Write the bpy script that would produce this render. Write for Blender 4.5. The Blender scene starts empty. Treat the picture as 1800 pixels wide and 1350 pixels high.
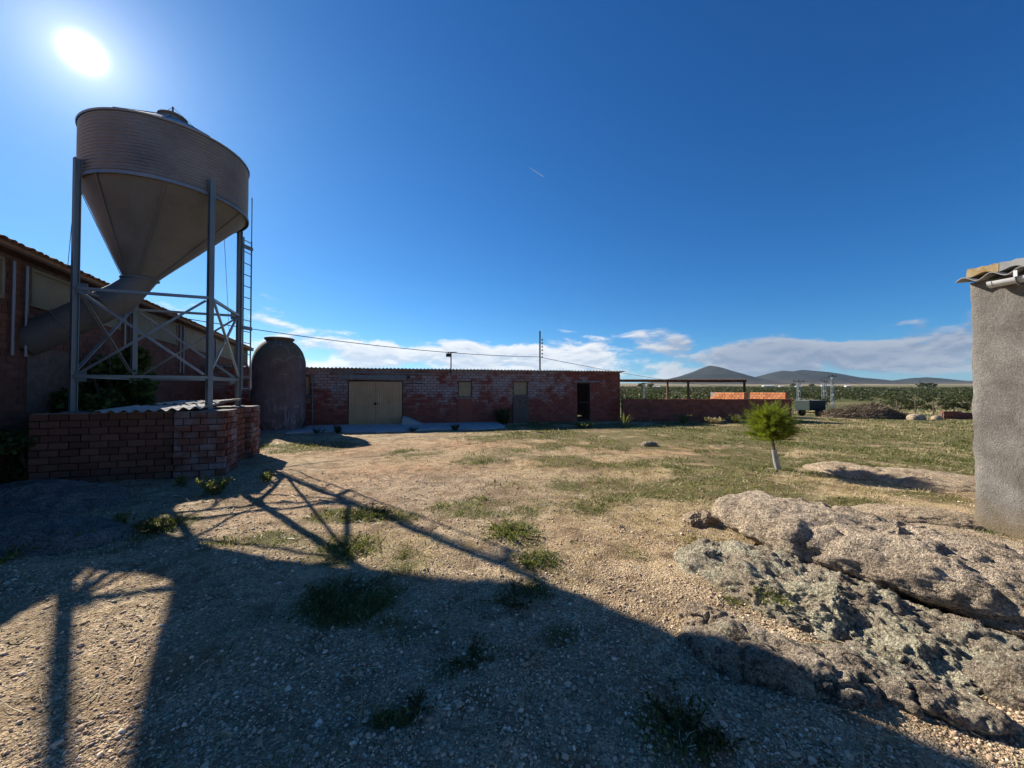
import bpy, math, random
import numpy as np
from math import radians as RAD, sin, cos, pi, sqrt, atan2
from mathutils import Vector, Matrix

rng = np.random.default_rng(11)
random.seed(11)
sc = bpy.context.scene
COL = sc.collection

# ---------------------------------------------------------------- camera
CAM_Z = 1.70
cd = bpy.data.cameras.new('camera')
cd.sensor_width = 36.0
cd.lens = 13.52
cd.clip_start = 0.05
cd.clip_end = 60000.0
cam = bpy.data.objects.new('camera', cd)
COL.objects.link(cam)
cam.location = (0, 0, CAM_Z)
cam.rotation_euler = (RAD(90.95), 0, 0)
sc.camera = cam

# ---------------------------------------------------------------- sun and sky
SUN_AZ, SUN_EL = RAD(-48.55), RAD(30.5)
SUN = Vector((sin(SUN_AZ) * cos(SUN_EL), cos(SUN_AZ) * cos(SUN_EL), sin(SUN_EL)))
ld = bpy.data.lights.new('sun', 'SUN')
ld.energy = 5.0
ld.angle = RAD(0.53)
ld.color = (1.0, 0.93, 0.82)
sun = bpy.data.objects.new('sun', ld)
COL.objects.link(sun)
sun.rotation_euler = SUN.to_track_quat('Z', 'Y').to_euler()

vs = sc.view_settings
vs.view_transform = 'Standard'
vs.look = 'None'
vs.gamma = 1.0
vs.use_curve_mapping = False
vs.exposure = 1.0

world = bpy.data.worlds.new('World')
sc.world = world
world.use_nodes = True


class NT:
    """small wrapper to write node trees briefly"""
    def __init__(s, tree):
        s.t = tree
        s.n = tree.nodes
        s.l = tree.links

    def node(s, typ, **kw):
        n = s.n.new(typ)
        for k, v in kw.items():
            setattr(n, k, v)
        return n

    def put(s, sock, v):
        if isinstance(v, bpy.types.NodeSocket):
            s.l.new(v, sock)
        elif v is not None:
            if sock.type == 'RGBA' and len(v) == 3:
                v = (*v, 1)
            sock.default_value = v

    def math(s, op, a, b=0.0, c=0.0, clamp=False):
        n = s.node('ShaderNodeMath', operation=op, use_clamp=clamp)
        s.put(n.inputs[0], a); s.put(n.inputs[1], b); s.put(n.inputs[2], c)
        return n.outputs[0]

    def vmath(s, op, a, b=None):
        n = s.node('ShaderNodeVectorMath', operation=op)
        s.put(n.inputs[0], a)
        if b is not None:
            if op == 'SCALE':
                s.put(n.inputs[3], b)
            else:
                s.put(n.inputs[1], b)
        return n.outputs['Value'] if op in ('DOT_PRODUCT', 'LENGTH') else n.outputs[0]

    def noise(s, vec, scale, detail=4.0, rough=0.55, dist=0.0, col=False):
        n = s.node('ShaderNodeTexNoise')
        s.put(n.inputs['Vector'], vec)
        n.inputs['Scale'].default_value = scale
        n.inputs['Detail'].default_value = detail
        n.inputs['Roughness'].default_value = rough
        n.inputs['Distortion'].default_value = dist
        return n.outputs['Color' if col else 'Fac']

    def voro(s, vec, scale, feature='F1', out='Distance', rand=1.0):
        n = s.node('ShaderNodeTexVoronoi', feature=feature)
        s.put(n.inputs['Vector'], vec)
        n.inputs['Scale'].default_value = scale
        n.inputs['Randomness'].default_value = rand
        return n.outputs[out]

    def ramp(s, fac, stops, interp='LINEAR'):
        n = s.node('ShaderNodeValToRGB')
        n.color_ramp.interpolation = interp
        e = n.color_ramp.elements
        while len(e) < len(stops):
            e.new(0.5)
        for k, (p, c) in enumerate(stops):
            e[k].position = p
            e[k].color = (c, c, c, 1) if isinstance(c, (int, float)) else (*c, 1)
        s.put(n.inputs[0], fac)
        return n.outputs[0]

    def maprange(s, v, a, b, c=0.0, d=1.0, smooth=False):
        n = s.node('ShaderNodeMapRange')
        if smooth:
            n.interpolation_type = 'SMOOTHSTEP'
        s.put(n.inputs[0], v)
        for k, x in enumerate((a, b, c, d)):
            s.put(n.inputs[k + 1], x)
        return n.outputs[0]

    def mix(s, fac, a, b, mode='MIX'):
        n = s.node('ShaderNodeMix', data_type='RGBA', blend_type=mode)
        s.put(n.inputs[0], fac); s.put(n.inputs[6], a); s.put(n.inputs[7], b)
        return n.outputs[2]

    def sep(s, v):
        n = s.node('ShaderNodeSeparateXYZ'); s.put(n.inputs[0], v)
        return n.outputs

    def comb(s, x, y, z):
        n = s.node('ShaderNodeCombineXYZ')
        for k, v in enumerate((x, y, z)):
            s.put(n.inputs[k], v)
        return n.outputs[0]


def build_world():
    t = NT(world.node_tree)
    t.n.clear()
    out = t.node('ShaderNodeOutputWorld')
    bg = t.node('ShaderNodeBackground')
    t.l.new(bg.outputs[0], out.inputs[0])
    sky = t.node('ShaderNodeTexSky', sky_type='NISHITA')
    sky.sun_disc = False
    sky.sun_elevation = SUN_EL
    sky.sun_rotation = SUN_AZ
    sky.altitude = 700.0
    sky.air_density = 1.0
    sky.dust_density = 0.25
    sky.ozone_density = 3.0
    bg.inputs['Strength'].default_value = 0.050
    tc = t.node('ShaderNodeTexCoord')
    d = t.vmath('NORMALIZE', tc.outputs['Generated'])
    x, y, z = t.sep(d)
    # clear dry air: the red falls off faster than the blue
    sr, sg, sb = t.sep(sky.outputs[0])
    sr = t.math('MULTIPLY', t.math('POWER', t.math('MULTIPLY', sr, 0.150), 1.65), 3.5)
    sg = t.math('MULTIPLY', t.math('POWER', t.math('MULTIPLY', sg, 0.35), 1.17), 2.12)
    col = t.comb(sr, sg, t.math('MULTIPLY', sb, 1.21))
    # the bright air round the sun, and the sun itself
    dp = t.vmath('DOT_PRODUCT', d, tuple(SUN))
    ang = t.math('ARCCOSINE', t.math('MINIMUM', dp, 0.999999))
    wide = t.math('POWER', 2.718, t.math('MULTIPLY', ang, -6.0))
    mid = t.math('POWER', 2.718, t.math('MULTIPLY', ang, -22.0))
    core = t.math('POWER', 2.718, t.math('MULTIPLY', t.math('MULTIPLY', ang, ang), -1.0 / RAD(0.8) ** 2))
    glow = t.math('ADD', t.math('MULTIPLY', wide, 1.2), t.math('MULTIPLY', mid, 9.0))
    glow = t.math('ADD', glow, t.math('MULTIPLY', core, 90.0))
    gcol = t.vmath('SCALE', (1.0, 0.93, 0.86), glow)
    col = t.mix(1.0, col, gcol, 'ADD')
    # low bank of broken cloud along the horizon
    az = t.math('ARCTAN2', x, y)
    el = t.math('ARCSINE', z)
    p = t.comb(t.math('MULTIPLY', az, 5.2), t.math('MULTIPLY', el, 15.0), 3.7)
    n1 = t.noise(p, 1.15, 9.0, 0.58, 0.25)
    p2 = t.comb(t.math('MULTIPLY', az, 5.2), t.math('ADD', t.math('MULTIPLY', el, 15.0), 0.16), 3.7)
    n2 = t.noise(p2, 1.15, 9.0, 0.58, 0.25)
    big = t.noise(t.comb(az, 7.3, 0.0), 2.1, 1.0)
    right = t.maprange(az, 0.18, 0.55, 0.0, 1.0, True)
    left = t.maprange(az, -0.35, -0.7, 0.0, 1.0, True)
    # the bank reaches higher on the left, lies solid on the right
    top = t.math('ADD', t.math('SUBTRACT', 0.150, t.math('MULTIPLY', right, 0.03)), t.math('MULTIPLY', left, 0.05))
    env = t.math('MULTIPLY', t.maprange(el, 0.004, 0.05, 0.35, 1.0, True), t.maprange(t.math('DIVIDE', el, top), 0.55, 1.25, 1.0, 0.0, True))
    thr = t.math('SUBTRACT', 0.655, t.math('MULTIPLY', env, 0.28))
    thr = t.math('SUBTRACT', thr, t.math('MULTIPLY', t.math('MULTIPLY', right, env), 0.07))
    thr = t.math('SUBTRACT', thr, t.math('MULTIPLY', t.math('SUBTRACT', big, 0.5), 0.25))
    dens = t.maprange(t.math('SUBTRACT', n1, thr), 0.0, 0.14, 0.0, 1.0, True)
    dens = t.math('MULTIPLY', dens, t.maprange(t.math('DIVIDE', el, top), 1.05, 1.35, 1.0, 0.0, True))
    lit = t.maprange(t.math('SUBTRACT', n1, n2), -0.07, 0.05, 0.0, 1.0, True)
    thick = t.maprange(t.math('SUBTRACT', n1, thr), 0.08, 0.26, 1.0, 0.45)
    lit = t.math('MULTIPLY', lit, thick)
    cl_l = t.mix(lit, (6.0, 6.8, 8.0), (10.5, 10.4, 10.3))
    cl_r = t.mix(lit, (2.7, 3.3, 4.5), (5.0, 5.4, 6.2))
    cl = t.mix(right, cl_l, cl_r)
    col = t.mix(t.math('MULTIPLY', dens, 0.93), col, cl)
    t.put(bg.inputs['Color'], col)


build_world()

# ---------------------------------------------------------------- helpers

def hash3(ix, iy, iz, seed):
    h = (ix.astype(np.int64) * 374761393 + iy.astype(np.int64) * 668265263 + iz.astype(np.int64) * 2147483647 + seed * 974711) & 0xFFFFFFFF
    h = ((h ^ (h >> 13)) * 1274126177) & 0xFFFFFFFF
    h = (h ^ (h >> 16)) & 0xFFFFFFFF
    h = (h * 2246822519) & 0xFFFFFFFF
    h = (h ^ (h >> 15)) & 0xFFFFFF
    return h / float(0xFFFFFF) * 2 - 1


def vnoise(p, seed=0):
    p = np.asarray(p, float)
    i = np.floor(p).astype(np.int64)
    f = p - i
    f = f * f * f * (f * (f * 6 - 15) + 10)
    r = 0
    for dx in (0, 1):
        wx = f[..., 0] if dx else 1 - f[..., 0]
        for dy in (0, 1):
            wy = f[..., 1] if dy else 1 - f[..., 1]
            for dz in (0, 1):
                wz = f[..., 2] if dz else 1 - f[..., 2]
                r = r + wx * wy * wz * hash3(i[..., 0] + dx, i[..., 1] + dy, i[..., 2] + dz, seed)
    return r


def fbm(p, oct=4, seed=0, gain=0.5, lac=2.03):
    a, s, tot = 1.0, 0, 0
    p = np.asarray(p, float)
    for k in range(oct):
        s = s + a * vnoise(p, seed + k * 17)
        tot += a
        p = p * lac + 5.3
        a *= gain
    return s / tot


def fbm2(x, y, scale, oct=4, seed=0):
    x, y = np.broadcast_arrays(np.asarray(x, float), np.asarray(y, float))
    return fbm(np.stack([x * scale, y * scale, np.full(x.shape, 0.37)], -1), oct, seed)


def mesh_from(v, f, name='mesh'):
    """mesh from arrays; f is an (n,3)/(n,4) array or a list of index lists"""
    me = bpy.data.meshes.new(name)
    v = np.asarray(v, np.float32)
    if isinstance(f, np.ndarray) and f.ndim == 2:
        n, k = f.shape
        me.vertices.add(len(v)); me.vertices.foreach_set('co', v.ravel())
        me.loops.add(n * k); me.loops.foreach_set('vertex_index', f.astype(np.int32).ravel())
        me.polygons.add(n); me.polygons.foreach_set('loop_start', np.arange(0, n * k, k, dtype=np.int32))
        me.update(calc_edges=True)
    else:
        me.from_pydata([tuple(map(float, a)) for a in v], [], [tuple(map(int, a)) for a in f])
        me.update()
    return me


BOXF = [(0, 3, 2, 1), (4, 5, 6, 7), (0, 1, 5, 4), (1, 2, 6, 5), (2, 3, 7, 6), (3, 0, 4, 7)]


class MB:
    """collects shapes in world metres"""
    def __init__(s):
        s.v = []; s.f = []; s.k = 0

    def add(s, v, f):
        v = np.asarray(v, float)
        s.v.append(v)
        s.f.extend([tuple(int(i) + s.k for i in q) for q in f])
        s.k += len(v)
        return s

    def obox(s, c, size, u=(1, 0, 0), w=(0, 1, 0), up=(0, 0, 1)):
        c = np.array(c, float); u = np.array(u, float); w = np.array(w, float); up = np.array(up, float)
        a, b, h = np.array(size) / 2
        vs_ = [c + sx * a * u + sy * b * w + sz * h * up for sz in (-1, 1) for sx, sy in ((-1, -1), (1, -1), (1, 1), (-1, 1))]
        return s.add(vs_, BOXF)

    def bar(s, p, q, wd, ht=None, ref=(0, 0, 1)):
        """square bar from p to q"""
        p = np.array(p, float); q = np.array(q, float)
        d = q - p; L = np.linalg.norm(d); d /= L
        ref = np.array(ref, float)
        if abs(d @ ref) > .95:
            ref = np.array((1., 0, 0))
        a = np.cross(d, ref); a /= np.linalg.norm(a)
        b = np.cross(a, d)
        return s.obox((p + q) / 2, (L, wd, ht or wd), d, a, b)

    def tube(s, pts, r, n=8, cap=True):
        pts = [np.array(p, float) for p in pts]
        rs = r if isinstance(r, (list, tuple, np.ndarray)) else [r] * len(pts)
        V = []; F = []
        a = None
        for k, p in enumerate(pts):
            d = (pts[min(k + 1, len(pts) - 1)] - pts[max(k - 1, 0)]); d = d / np.linalg.norm(d)
            if a is None:
                ref = np.array((0, 0, 1.)) if abs(d[2]) < .9 else np.array((1., 0, 0))
                a = np.cross(d, ref)
            a = a - d * (a @ d); a /= np.linalg.norm(a)
            b = np.cross(d, a)
            for j in range(n):
                t = 2 * pi * j / n
                V.append(p + rs[k] * (cos(t) * a + sin(t) * b))
        for k in range(len(pts) - 1):
            for j in range(n):
                F.append((k * n + j, k * n + (j + 1) % n, (k + 1) * n + (j + 1) % n, (k + 1) * n + j))
        if cap:
            F.append(tuple(range(n - 1, -1, -1)))
            F.append(tuple((len(pts) - 1) * n + j for j in range(n)))
        return s.add(V, F)

    def lathe(s, prof, c=(0, 0, 0), n=48, cap=(False, False), wob=None):
        V = []; F = []
        for (r, z) in prof:
            for j in range(n):
                t = 2 * pi * j / n
                V.append((c[0] + r * cos(t), c[1] + r * sin(t), c[2] + z))
        for k in range(len(prof) - 1):
            for j in range(n):
                F.append((k * n + j, k * n + (j + 1) % n, (k + 1) * n + (j + 1) % n, (k + 1) * n + j))
        if cap[0]:
            F.append(tuple(range(n - 1, -1, -1)))
        if cap[1]:
            F.append(tuple((len(prof) - 1) * n + j for j in range(n)))
        V = np.array(V)
        if wob is not None:
            V = wob(V)
        return s.add(V, F)

    def sheet(s, P, U, W, N, lu, lw, pitch, amp, thick=0.008, phase=0.0, per=8, trap=False, sag=None, wn=2):
        """corrugated sheet: waves along U, ridges run along W"""
        P = np.array(P, float); U = np.array(U, float); W = np.array(W, float); N = np.array(N, float)
        nu = max(4, int(lu / pitch * per))
        V = []; F = []
        for side in (0, 1):
            for i in range(nu + 1):
                a = lu * i / nu
                ph = 2 * pi * (a / pitch + phase)
                hgt = amp * (max(-1, min(1, 1.9 * sin(ph))) if trap else sin(ph))
                for j in range(wn):
                    b = lw * j / (wn - 1)
                    V.append(P + U * a + W * b + N * (hgt - side * thick + (sag(a / lu, b / lw) if sag else 0)))
        m = (nu + 1) * wn
        for i in range(nu):
            for j in range(wn - 1):
                q = i * wn + j
                F.append((q, q + wn, q + wn + 1, q + 1))
                F.append((m + q, m + q + 1, m + q + wn + 1, m + q + wn))
            q = i * wn
            F.append((q, m + q, m + q + wn, q + wn))
            q = i * wn + wn - 1
            F.append((q, q + wn, m + q + wn, m + q))
        for j in range(wn - 1):
            F.append((j, j + 1, m + j + 1, m + j))
            q = nu * wn + j
            F.append((q, m + q, m + q + 1, q + 1))
        return s.add(V, F)

    def mesh(s, off=(0, 0, 0), name='mesh'):
        v = np.concatenate(s.v) - np.array(off)
        return mesh_from(v, s.f, name)


def root_loc(p):
    while p.parent is not None:
        p = p.parent
    return np.array(p.location)


def obj(name, shape, mat, parent=None, smooth=False, loc=None):
    """one mesh object; shapes are written in world metres and re-based on the thing's own origin"""
    off = root_loc(parent) if parent is not None else (np.array(loc, float) if loc is not None else np.zeros(3))
    if isinstance(shape, MB):
        me = shape.mesh(off, name)
    elif isinstance(shape, tuple):
        me = mesh_from(np.asarray(shape[0], float) - off, shape[1], name)
    else:
        me = shape
    if mat is not None and not me.materials:
        me.materials.append(mat)
    if smooth:
        me.polygons.foreach_set('use_smooth', np.ones(len(me.polygons), bool))
        if smooth != True:
            me.set_sharp_from_angle(angle=smooth)
    o = bpy.data.objects.new(name, me)
    COL.objects.link(o)
    if parent is not None:
        o.parent = parent
    elif loc is not None:
        o.location = loc
    return o


def tag(o, label=None, cat=None, group=None, kind=None):
    if label: o['label'] = label
    if cat: o['category'] = cat
    if group: o['group'] = group
    if kind: o['kind'] = kind
    return o


def thing(name, label, cat, loc, group=None):
    o = bpy.data.objects.new(name, None)
    o.empty_display_size = 0.2
    COL.objects.link(o)
    o.location = loc
    return tag(o, label, cat, group)


def n3(*a):
    a = np.array(a, float)
    return a / np.linalg.norm(a)

# ---------------------------------------------------------------- terrain
TY = [-400, 0, 24, 32, 40, 75, 130, 300, 600, 1000, 2000, 4000, 7000, 30000]
TZ = [0, 0, 0, -.28, -.8, -2.9, -3.8, -2.5, 1.5, 7, 26, 62, 130, 130]


def terrain(x, y):
    x, y = np.broadcast_arrays(np.asarray(x, float), np.asarray(y, float))
    z = np.interp(y, TY, TZ)
    near = np.clip(1 - np.hypot(x, y) / 45, 0, 1)
    far = np.clip(y / 60 - .6, 0, 1)
    z = z + near * (0.045 * fbm2(x, y, 0.55, 3, 3) + 0.034 * fbm2(x, y, 2.3, 3, 5) + .017 * fbm2(x, y, 7.0, 3, 6))
    # wheel ruts across the yard
    c = 9.3 + .22 * x + .012 * x * x
    for off in (-.75, .75):
        z = z - near * .035 * np.exp(-((y - c - off) / .16) ** 2) * np.clip((x + 4) / 3, 0, 1) * np.clip((14 - x) / 4, 0, 1) * (.6 + .6 * fbm2(x, y, .8, 2, 9))
    z = z + far * np.minimum(6.0, np.maximum(y, 1) * .004) * fbm2(x, y, 0.004, 3, 8)
    return z


# where the yard is green, red, grey with gravel, or dry: (x, y, half-size x, half-size y, strength)
GREEN = [(-6.46, 11.49, 1.27, 1.15, 1), (-2.6, 10.35, 0.69, 0.65, 0.9), (-0.91, 9.42, 0.63, 0.46, 0.9), (-2.02, 5.25, 0.66, 0.34, 0.9), (-2.76, 4.44, 0.39, 0.24, 0.6), (-0.16, 5.55, 0.7, 0.43, 0.9), (0.0, 4.44, 0.33, 0.38, 1), (0.2, 3.78, 0.22, 0.22, 0.8), (1.39, 7.23, 0.64, 0.45, 0.9), (9.47, 15.2, 9.04, 3.4, 0.95), (8.65, 10.08, 2.98, 1.95, 0.7), (17, 13, 6, 5, .9), (3.29, 8.91, 2.64, 0.69, 0.5), (5.2, 5.86, 0.52, 0.3, 1), (7.01, 6.08, 0.36, 0.39, 1), (-1.42, 3.2, 0.36, 0.27, 0.9), (-0.77, 2.88, 0.26, 0.14, 0.6), (-0.28, 2.4, 0.16, 0.09, 0.9), (-0.49, 2.07, 0.11, 0.05, 0.9), (0.83, 1.9, 0.23, 0.14, 1), (0.02, 3.16, 0.23, 0.16, 0.9), (0.26, 2.71, 0.16, 0.12, 0.6), (-1.89, 4.12, 0.49, 0.3, 0.6), (-4.6, 4.71, 0.42, 0.58, 0.9), (-1.19, 3.84, 0.23, 0.23, 0.8), (1.26, 4.05, 0.15, 0.11, 0.8), (2.99, 4.81, 0.21, 0.4, 0.6), (1.86, 2.99, 0.18, 0.11, 0.8), (-3.09, 4.35, 0.39, 0.16, 0.6), (1.66, 5.92, 0.53, 0.37, 0.6), (2.93, 6.6, 0.88, 0.38, 0.5), (0.79, 5.37, 0.48, 0.35, 0.5), (-0.4, 13.68, 1.62, 0.98, 0.6), (26, 16, 8, 7, .8)]
REDS = [(-2.32, 7.46, 1.99, 2.18, 0.8), (-4.9, 11.05, 1.96, 1.27, 0.7), (-0.72, 12.22, 2.89, 1.3, 0.8), (1.48, 9.12, 1.48, 0.72, 1), (4.65, 10.84, 2.57, 0.92, 0.9), (-1.83, 2.48, 0.73, 0.8, 0.3), (1.2, 4.52, 0.8, 0.71, 0.4), (-3.32, 6.6, 0.88, 0.95, 0.7)]
GREYS = [(-1.37, 6.6, 1.66, 1.33, 0.9), (1.04, 7.01, 1.24, 0.85, 0.4), (-0.66, 2.24, 1.3, 0.62, 0.8), (0.0, 1.9, 1.3, 0.4, 0.8), (1.35, 3.66, 0.65, 0.58, 0.3), (0.3, 0.5, 3, 1.2, .7)]
DRYS = [(3.63, 7.01, 2.59, 1.71, 0.9), (1.99, 5.37, 1.59, 1.0, 0.8), (4.62, 6.24, 1.85, 1.36, 0.9), (-1.24, 4.19, 0.93, 0.46, 0.5), (0.58, 3.91, 0.69, 0.53, 0.5), (10.44, 10.08, 3.0, 2.4, 0.7), (5.12, 5.25, 0.62, 0.34, 0.7), (2.75, 2.33, 0.41, 0.28, 0.6), (16, 18, 12, 5, .6)]


def patch(L, x, y):
    r = np.zeros(np.broadcast(x, y).shape)
    wx = x + .25 * fbm2(x, y, 1.1, 2, 31); wy = y + .25 * fbm2(x, y, 1.1, 2, 32)
    for (cx, cy, rx, ry, s) in L:
        d = np.sqrt(((wx - cx) / rx) ** 2 + ((wy - cy) / ry) ** 2)
        r = np.maximum(r, s * np.clip(1.6 - 1.05 * d, 0, 1))
    return r


def cover(x, y):
    """green, red, grey, dry amounts of the yard, 0..1"""
    x, y = np.broadcast_arrays(np.asarray(x, float), np.asarray(y, float))
    n = fbm2(x, y, 1.6, 4, 41)
    n2 = fbm2(x, y, 3.5, 4, 42)
    n3_ = fbm2(x, y, .75, 5, 47)
    reg = np.clip((x + 2.2) / 3.5, 0, 1) * np.clip((y - 3.6) / 2.5, 0, 1) * np.clip((x * .9 + y - 6.5) / 6 + .35, .15, 1)
    g = np.clip(patch(GREEN, x, y) * (0.75 + 1.6 * n) + .22 * np.clip(n2, 0, 1) + reg * np.clip((n3_ + .13) * 2.6, 0, .85), 0, 1)
    r = np.clip(patch(REDS, x, y) * (0.9 + 1.0 * n2), 0, 1)
    k = np.clip(patch(GREYS, x, y) * (0.9 + 1.0 * n), 0, 1)
    dr = np.clip(patch(DRYS, x, y) * (0.7 + 1.3 * n2) + .15 * n + reg * np.clip((.0 - n3_) * 1.6, 0, .6), 0, 1)
    return g, r, k, dr
# ---------------------------------------------------------------- materials

KA = 0.8


def mat_base(name, rough=0.85, metallic=0.0, spec=0.3):
    m = bpy.data.materials.new(name)
    m.use_nodes = True
    t = NT(m.node_tree)
    b = t.n['Principled BSDF']
    b.inputs['Roughness'].default_value = rough
    b.inputs['Metallic'].default_value = metallic
    b.inputs['Specular IOR Level'].default_value = spec
    g = t.node('ShaderNodeNewGeometry')
    return m, t, b, g


def bump(t, b, h, strength=0.5, dist=0.01, prev=None):
    n = t.node('ShaderNodeBump')
    n.inputs['Strength'].default_value = strength
    n.inputs['Distance'].default_value = dist
    t.put(n.inputs['Height'], h)
    if prev is not None:
        t.put(n.inputs['Normal'], prev)
    t.l.new(n.outputs[0], b.inputs['Normal'])
    return n.outputs[0]


def m_simple(name, c1, c2, scale=6.0, rough=0.8, metallic=0.0, bmp=0.3, bdist=0.004, spec=0.3, stretch=(1, 1, 1), detail=6.0, bscale=None):
    """two-tone mottled surface with fine relief"""
    c1 = tuple(x * KA for x in c1); c2 = tuple(x * KA for x in c2)
    m, t, b, g = mat_base(name, rough, metallic, spec)
    p = t.vmath('MULTIPLY', g.outputs['Position'], stretch)
    n = t.noise(p, scale, detail, 0.6)
    t.put(b.inputs['Base Color'], t.mix(t.ramp(n, [(0.32, 0.0), (0.68, 1.0)]), c1, c2))
    n2 = t.noise(g.outputs['Position'], bscale or scale * 7, 4.0, 0.6)
    bump(t, b, n2, bmp, bdist)
    return m


def m_ground():
    m, t, b, g = mat_base('yard_soil', 0.95, 0, 0.12)
    P = g.outputs['Position']
    a = t.node('ShaderNodeAttribute', attribute_name='cover')
    gr, rd, gy = t.node('ShaderNodeSeparateColor').outputs[:]
    sepn = gr.node
    t.l.new(a.outputs['Color'], sepn.inputs[0])
    a2 = t.node('ShaderNodeAttribute', attribute_name='cover2')
    sep2 = t.node('ShaderNodeSeparateColor')
    t.l.new(a2.outputs['Color'], sep2.inputs[0])
    dry, far = sep2.outputs[0], sep2.outputs[1]
    nA = t.noise(P, 1.3, 6.0, 0.6)
    nB = t.noise(P, 11.0, 8.0, 0.65)
    nC = t.noise(P, 60.0, 4.0, 0.7)
    base = t.mix(t.ramp(nB, [(0.3, 0.0), (0.7, 1.0)]), (0.30, 0.245, 0.175), (0.47, 0.395, 0.295))
    base = t.mix(t.math('MULTIPLY', t.ramp(nA, [(0.35, 0.0), (0.65, 1.0)]), 0.5), base, (0.36, 0.28, 0.19))
    redc = t.mix(nB, (0.33, 0.165, 0.085), (0.52, 0.30, 0.175))
    base = t.mix(t.math('MULTIPLY', rd, 0.6), base, redc)
    greyc = t.mix(nB, (0.23, 0.19, 0.155), (0.40, 0.345, 0.29))
    base = t.mix(t.math('MULTIPLY', gy, 0.75), base, greyc)
    dryc = t.mix(nB, (0.27, 0.215, 0.10), (0.45, 0.37, 0.20))
    base = t.mix(t.math('MULTIPLY', dry, 0.65), base, dryc)
    grc = t.mix(nB, (0.045, 0.06, 0.015), (0.105, 0.12, 0.042))
    base = t.mix(t.math('MULTIPLY', t.ramp(t.math('ADD', gr, t.math('MULTIPLY', t.math('SUBTRACT', nB, 0.5), 0.7)), [(0.15, 0.0), (0.6, 1.0)]), 0.85), base, grc)
    # the soil is a carpet of grit: every grain has its own tone
    bare = t.math('SUBTRACT', 1.0, t.math('MULTIPLY', gr, 0.7))
    v1 = t.voro(P, 62.0, 'F1', 'Color'); d1 = t.voro(P, 62.0)
    v2 = t.voro(P, 130.0, 'F1', 'Color'); d2 = t.voro(P, 130.0)
    tone = t.math('ADD', t.math('MULTIPLY', t.sep(v1)[0], 0.75), t.math('MULTIPLY', t.sep(v2)[0], 0.6))
    tone = t.math('ADD', t.math('MULTIPLY', tone, 1.3), 0.20)
    tone = t.math('MULTIPLY', tone, t.maprange(d1, 0.25, 0.75, 1.0, 0.62))
    base = t.mix(t.math('MULTIPLY', bare, 0.85), base, t.vmath('SCALE', base, tone))
    grit = t.math('MULTIPLY', t.math('GREATER_THAN', t.sep(v1)[1], 0.86), bare)
    stone = t.mix(t.sep(v1)[2], (0.36, 0.29, 0.22), (0.74, 0.66, 0.54))
    base = t.mix(t.math('MULTIPLY', grit, 0.7), base, stone)
    grain = t.math('ADD', t.math('MULTIPLY', d1, -0.8), t.math('MULTIPLY', d2, -0.45))
    # farmland beyond the yard
    nf = t.noise(P, 0.012, 5.0, 0.6)
    nf2 = t.noise(P, 0.11, 6.0, 0.65)
    y = t.sep(P)[1]
    fld = t.mix(t.ramp(nf, [(0.40, 0.0), (0.6, 1.0)]), (0.09, 0.105, 0.03), (0.27, 0.20, 0.105))
    fld = t.mix(t.math('MULTIPLY', t.ramp(nf2, [(0.4, 0.0), (0.65, 1.0)]), 0.6), fld, (0.085, 0.10, 0.03))
    hz = t.maprange(y, 1500, 2600, 0.0, 1.0, True)
    nf3 = t.noise(t.vmath('MULTIPLY', P, (0.0009, 0.0035, 0)), 1.0, 3.0)
    plain = t.mix(t.ramp(nf3, [(0.4, 0.0), (0.6, 1.0)]), (0.34, 0.27, 0.16), (0.22, 0.18, 0.10))
    fld = t.mix(hz, fld, plain)
    mot = t.noise(P, 3.2, 9.0, 0.7)
    base = t.mix(t.math('MULTIPLY', t.ramp(mot, [(0.48, 0.0), (0.62, 1.0)]), 0.75), base, (0.12, 0.088, 0.056))
    mot2 = t.noise(P, 0.9, 9.0, 0.68, 0.5)
    base = t.mix(t.math('MULTIPLY', t.ramp(mot2, [(0.38, 1.0), (0.5, 0.0)]), 0.6), base, (0.19, 0.14, 0.095))
    base = t.mix(t.math('MULTIPLY', t.ramp(mot2, [(0.55, 0.0), (0.68, 1.0)]), 0.5), base, (0.52, 0.42, 0.29))
    base = t.mix(1.0, base, (1.42, 1.29, 1.08), 'MULTIPLY')
    fld = t.mix(1.0, fld, (0.8, 0.8, 0.8), 'MULTIPLY')
    base = t.mix(far, base, fld)
    t.put(b.inputs['Base Color'], base)
    h = t.math('ADD', t.math('MULTIPLY', nB, 0.6), t.math('MULTIPLY', nC, 0.5))
    h = t.math('ADD', h, t.math('MULTIPLY', grain, 0.55))
    bump(t, b, h, 1.0, 0.05)
    return m


def m_stones():
    m, t, b, g = mat_base('gravel_stone', 0.85, 0, 0.25)
    r = g.outputs['Random Per Island']
    c = t.ramp(r, [(0.0, (0.20, 0.155, 0.12)), (0.3, (0.36, 0.27, 0.20)), (0.55, (0.42, 0.33, 0.25)), (0.8, (0.47, 0.40, 0.32)), (1.0, (0.66, 0.61, 0.54))])
    n = t.noise(g.outputs['Position'], 90.0, 3.0)
    t.put(b.inputs['Base Color'], t.mix(1.0, t.mix(t.math('MULTIPLY', n, 0.35), c, (0.25, 0.2, 0.15)), (1.35, 1.22, 1.05), 'MULTIPLY'))
    return m


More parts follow.
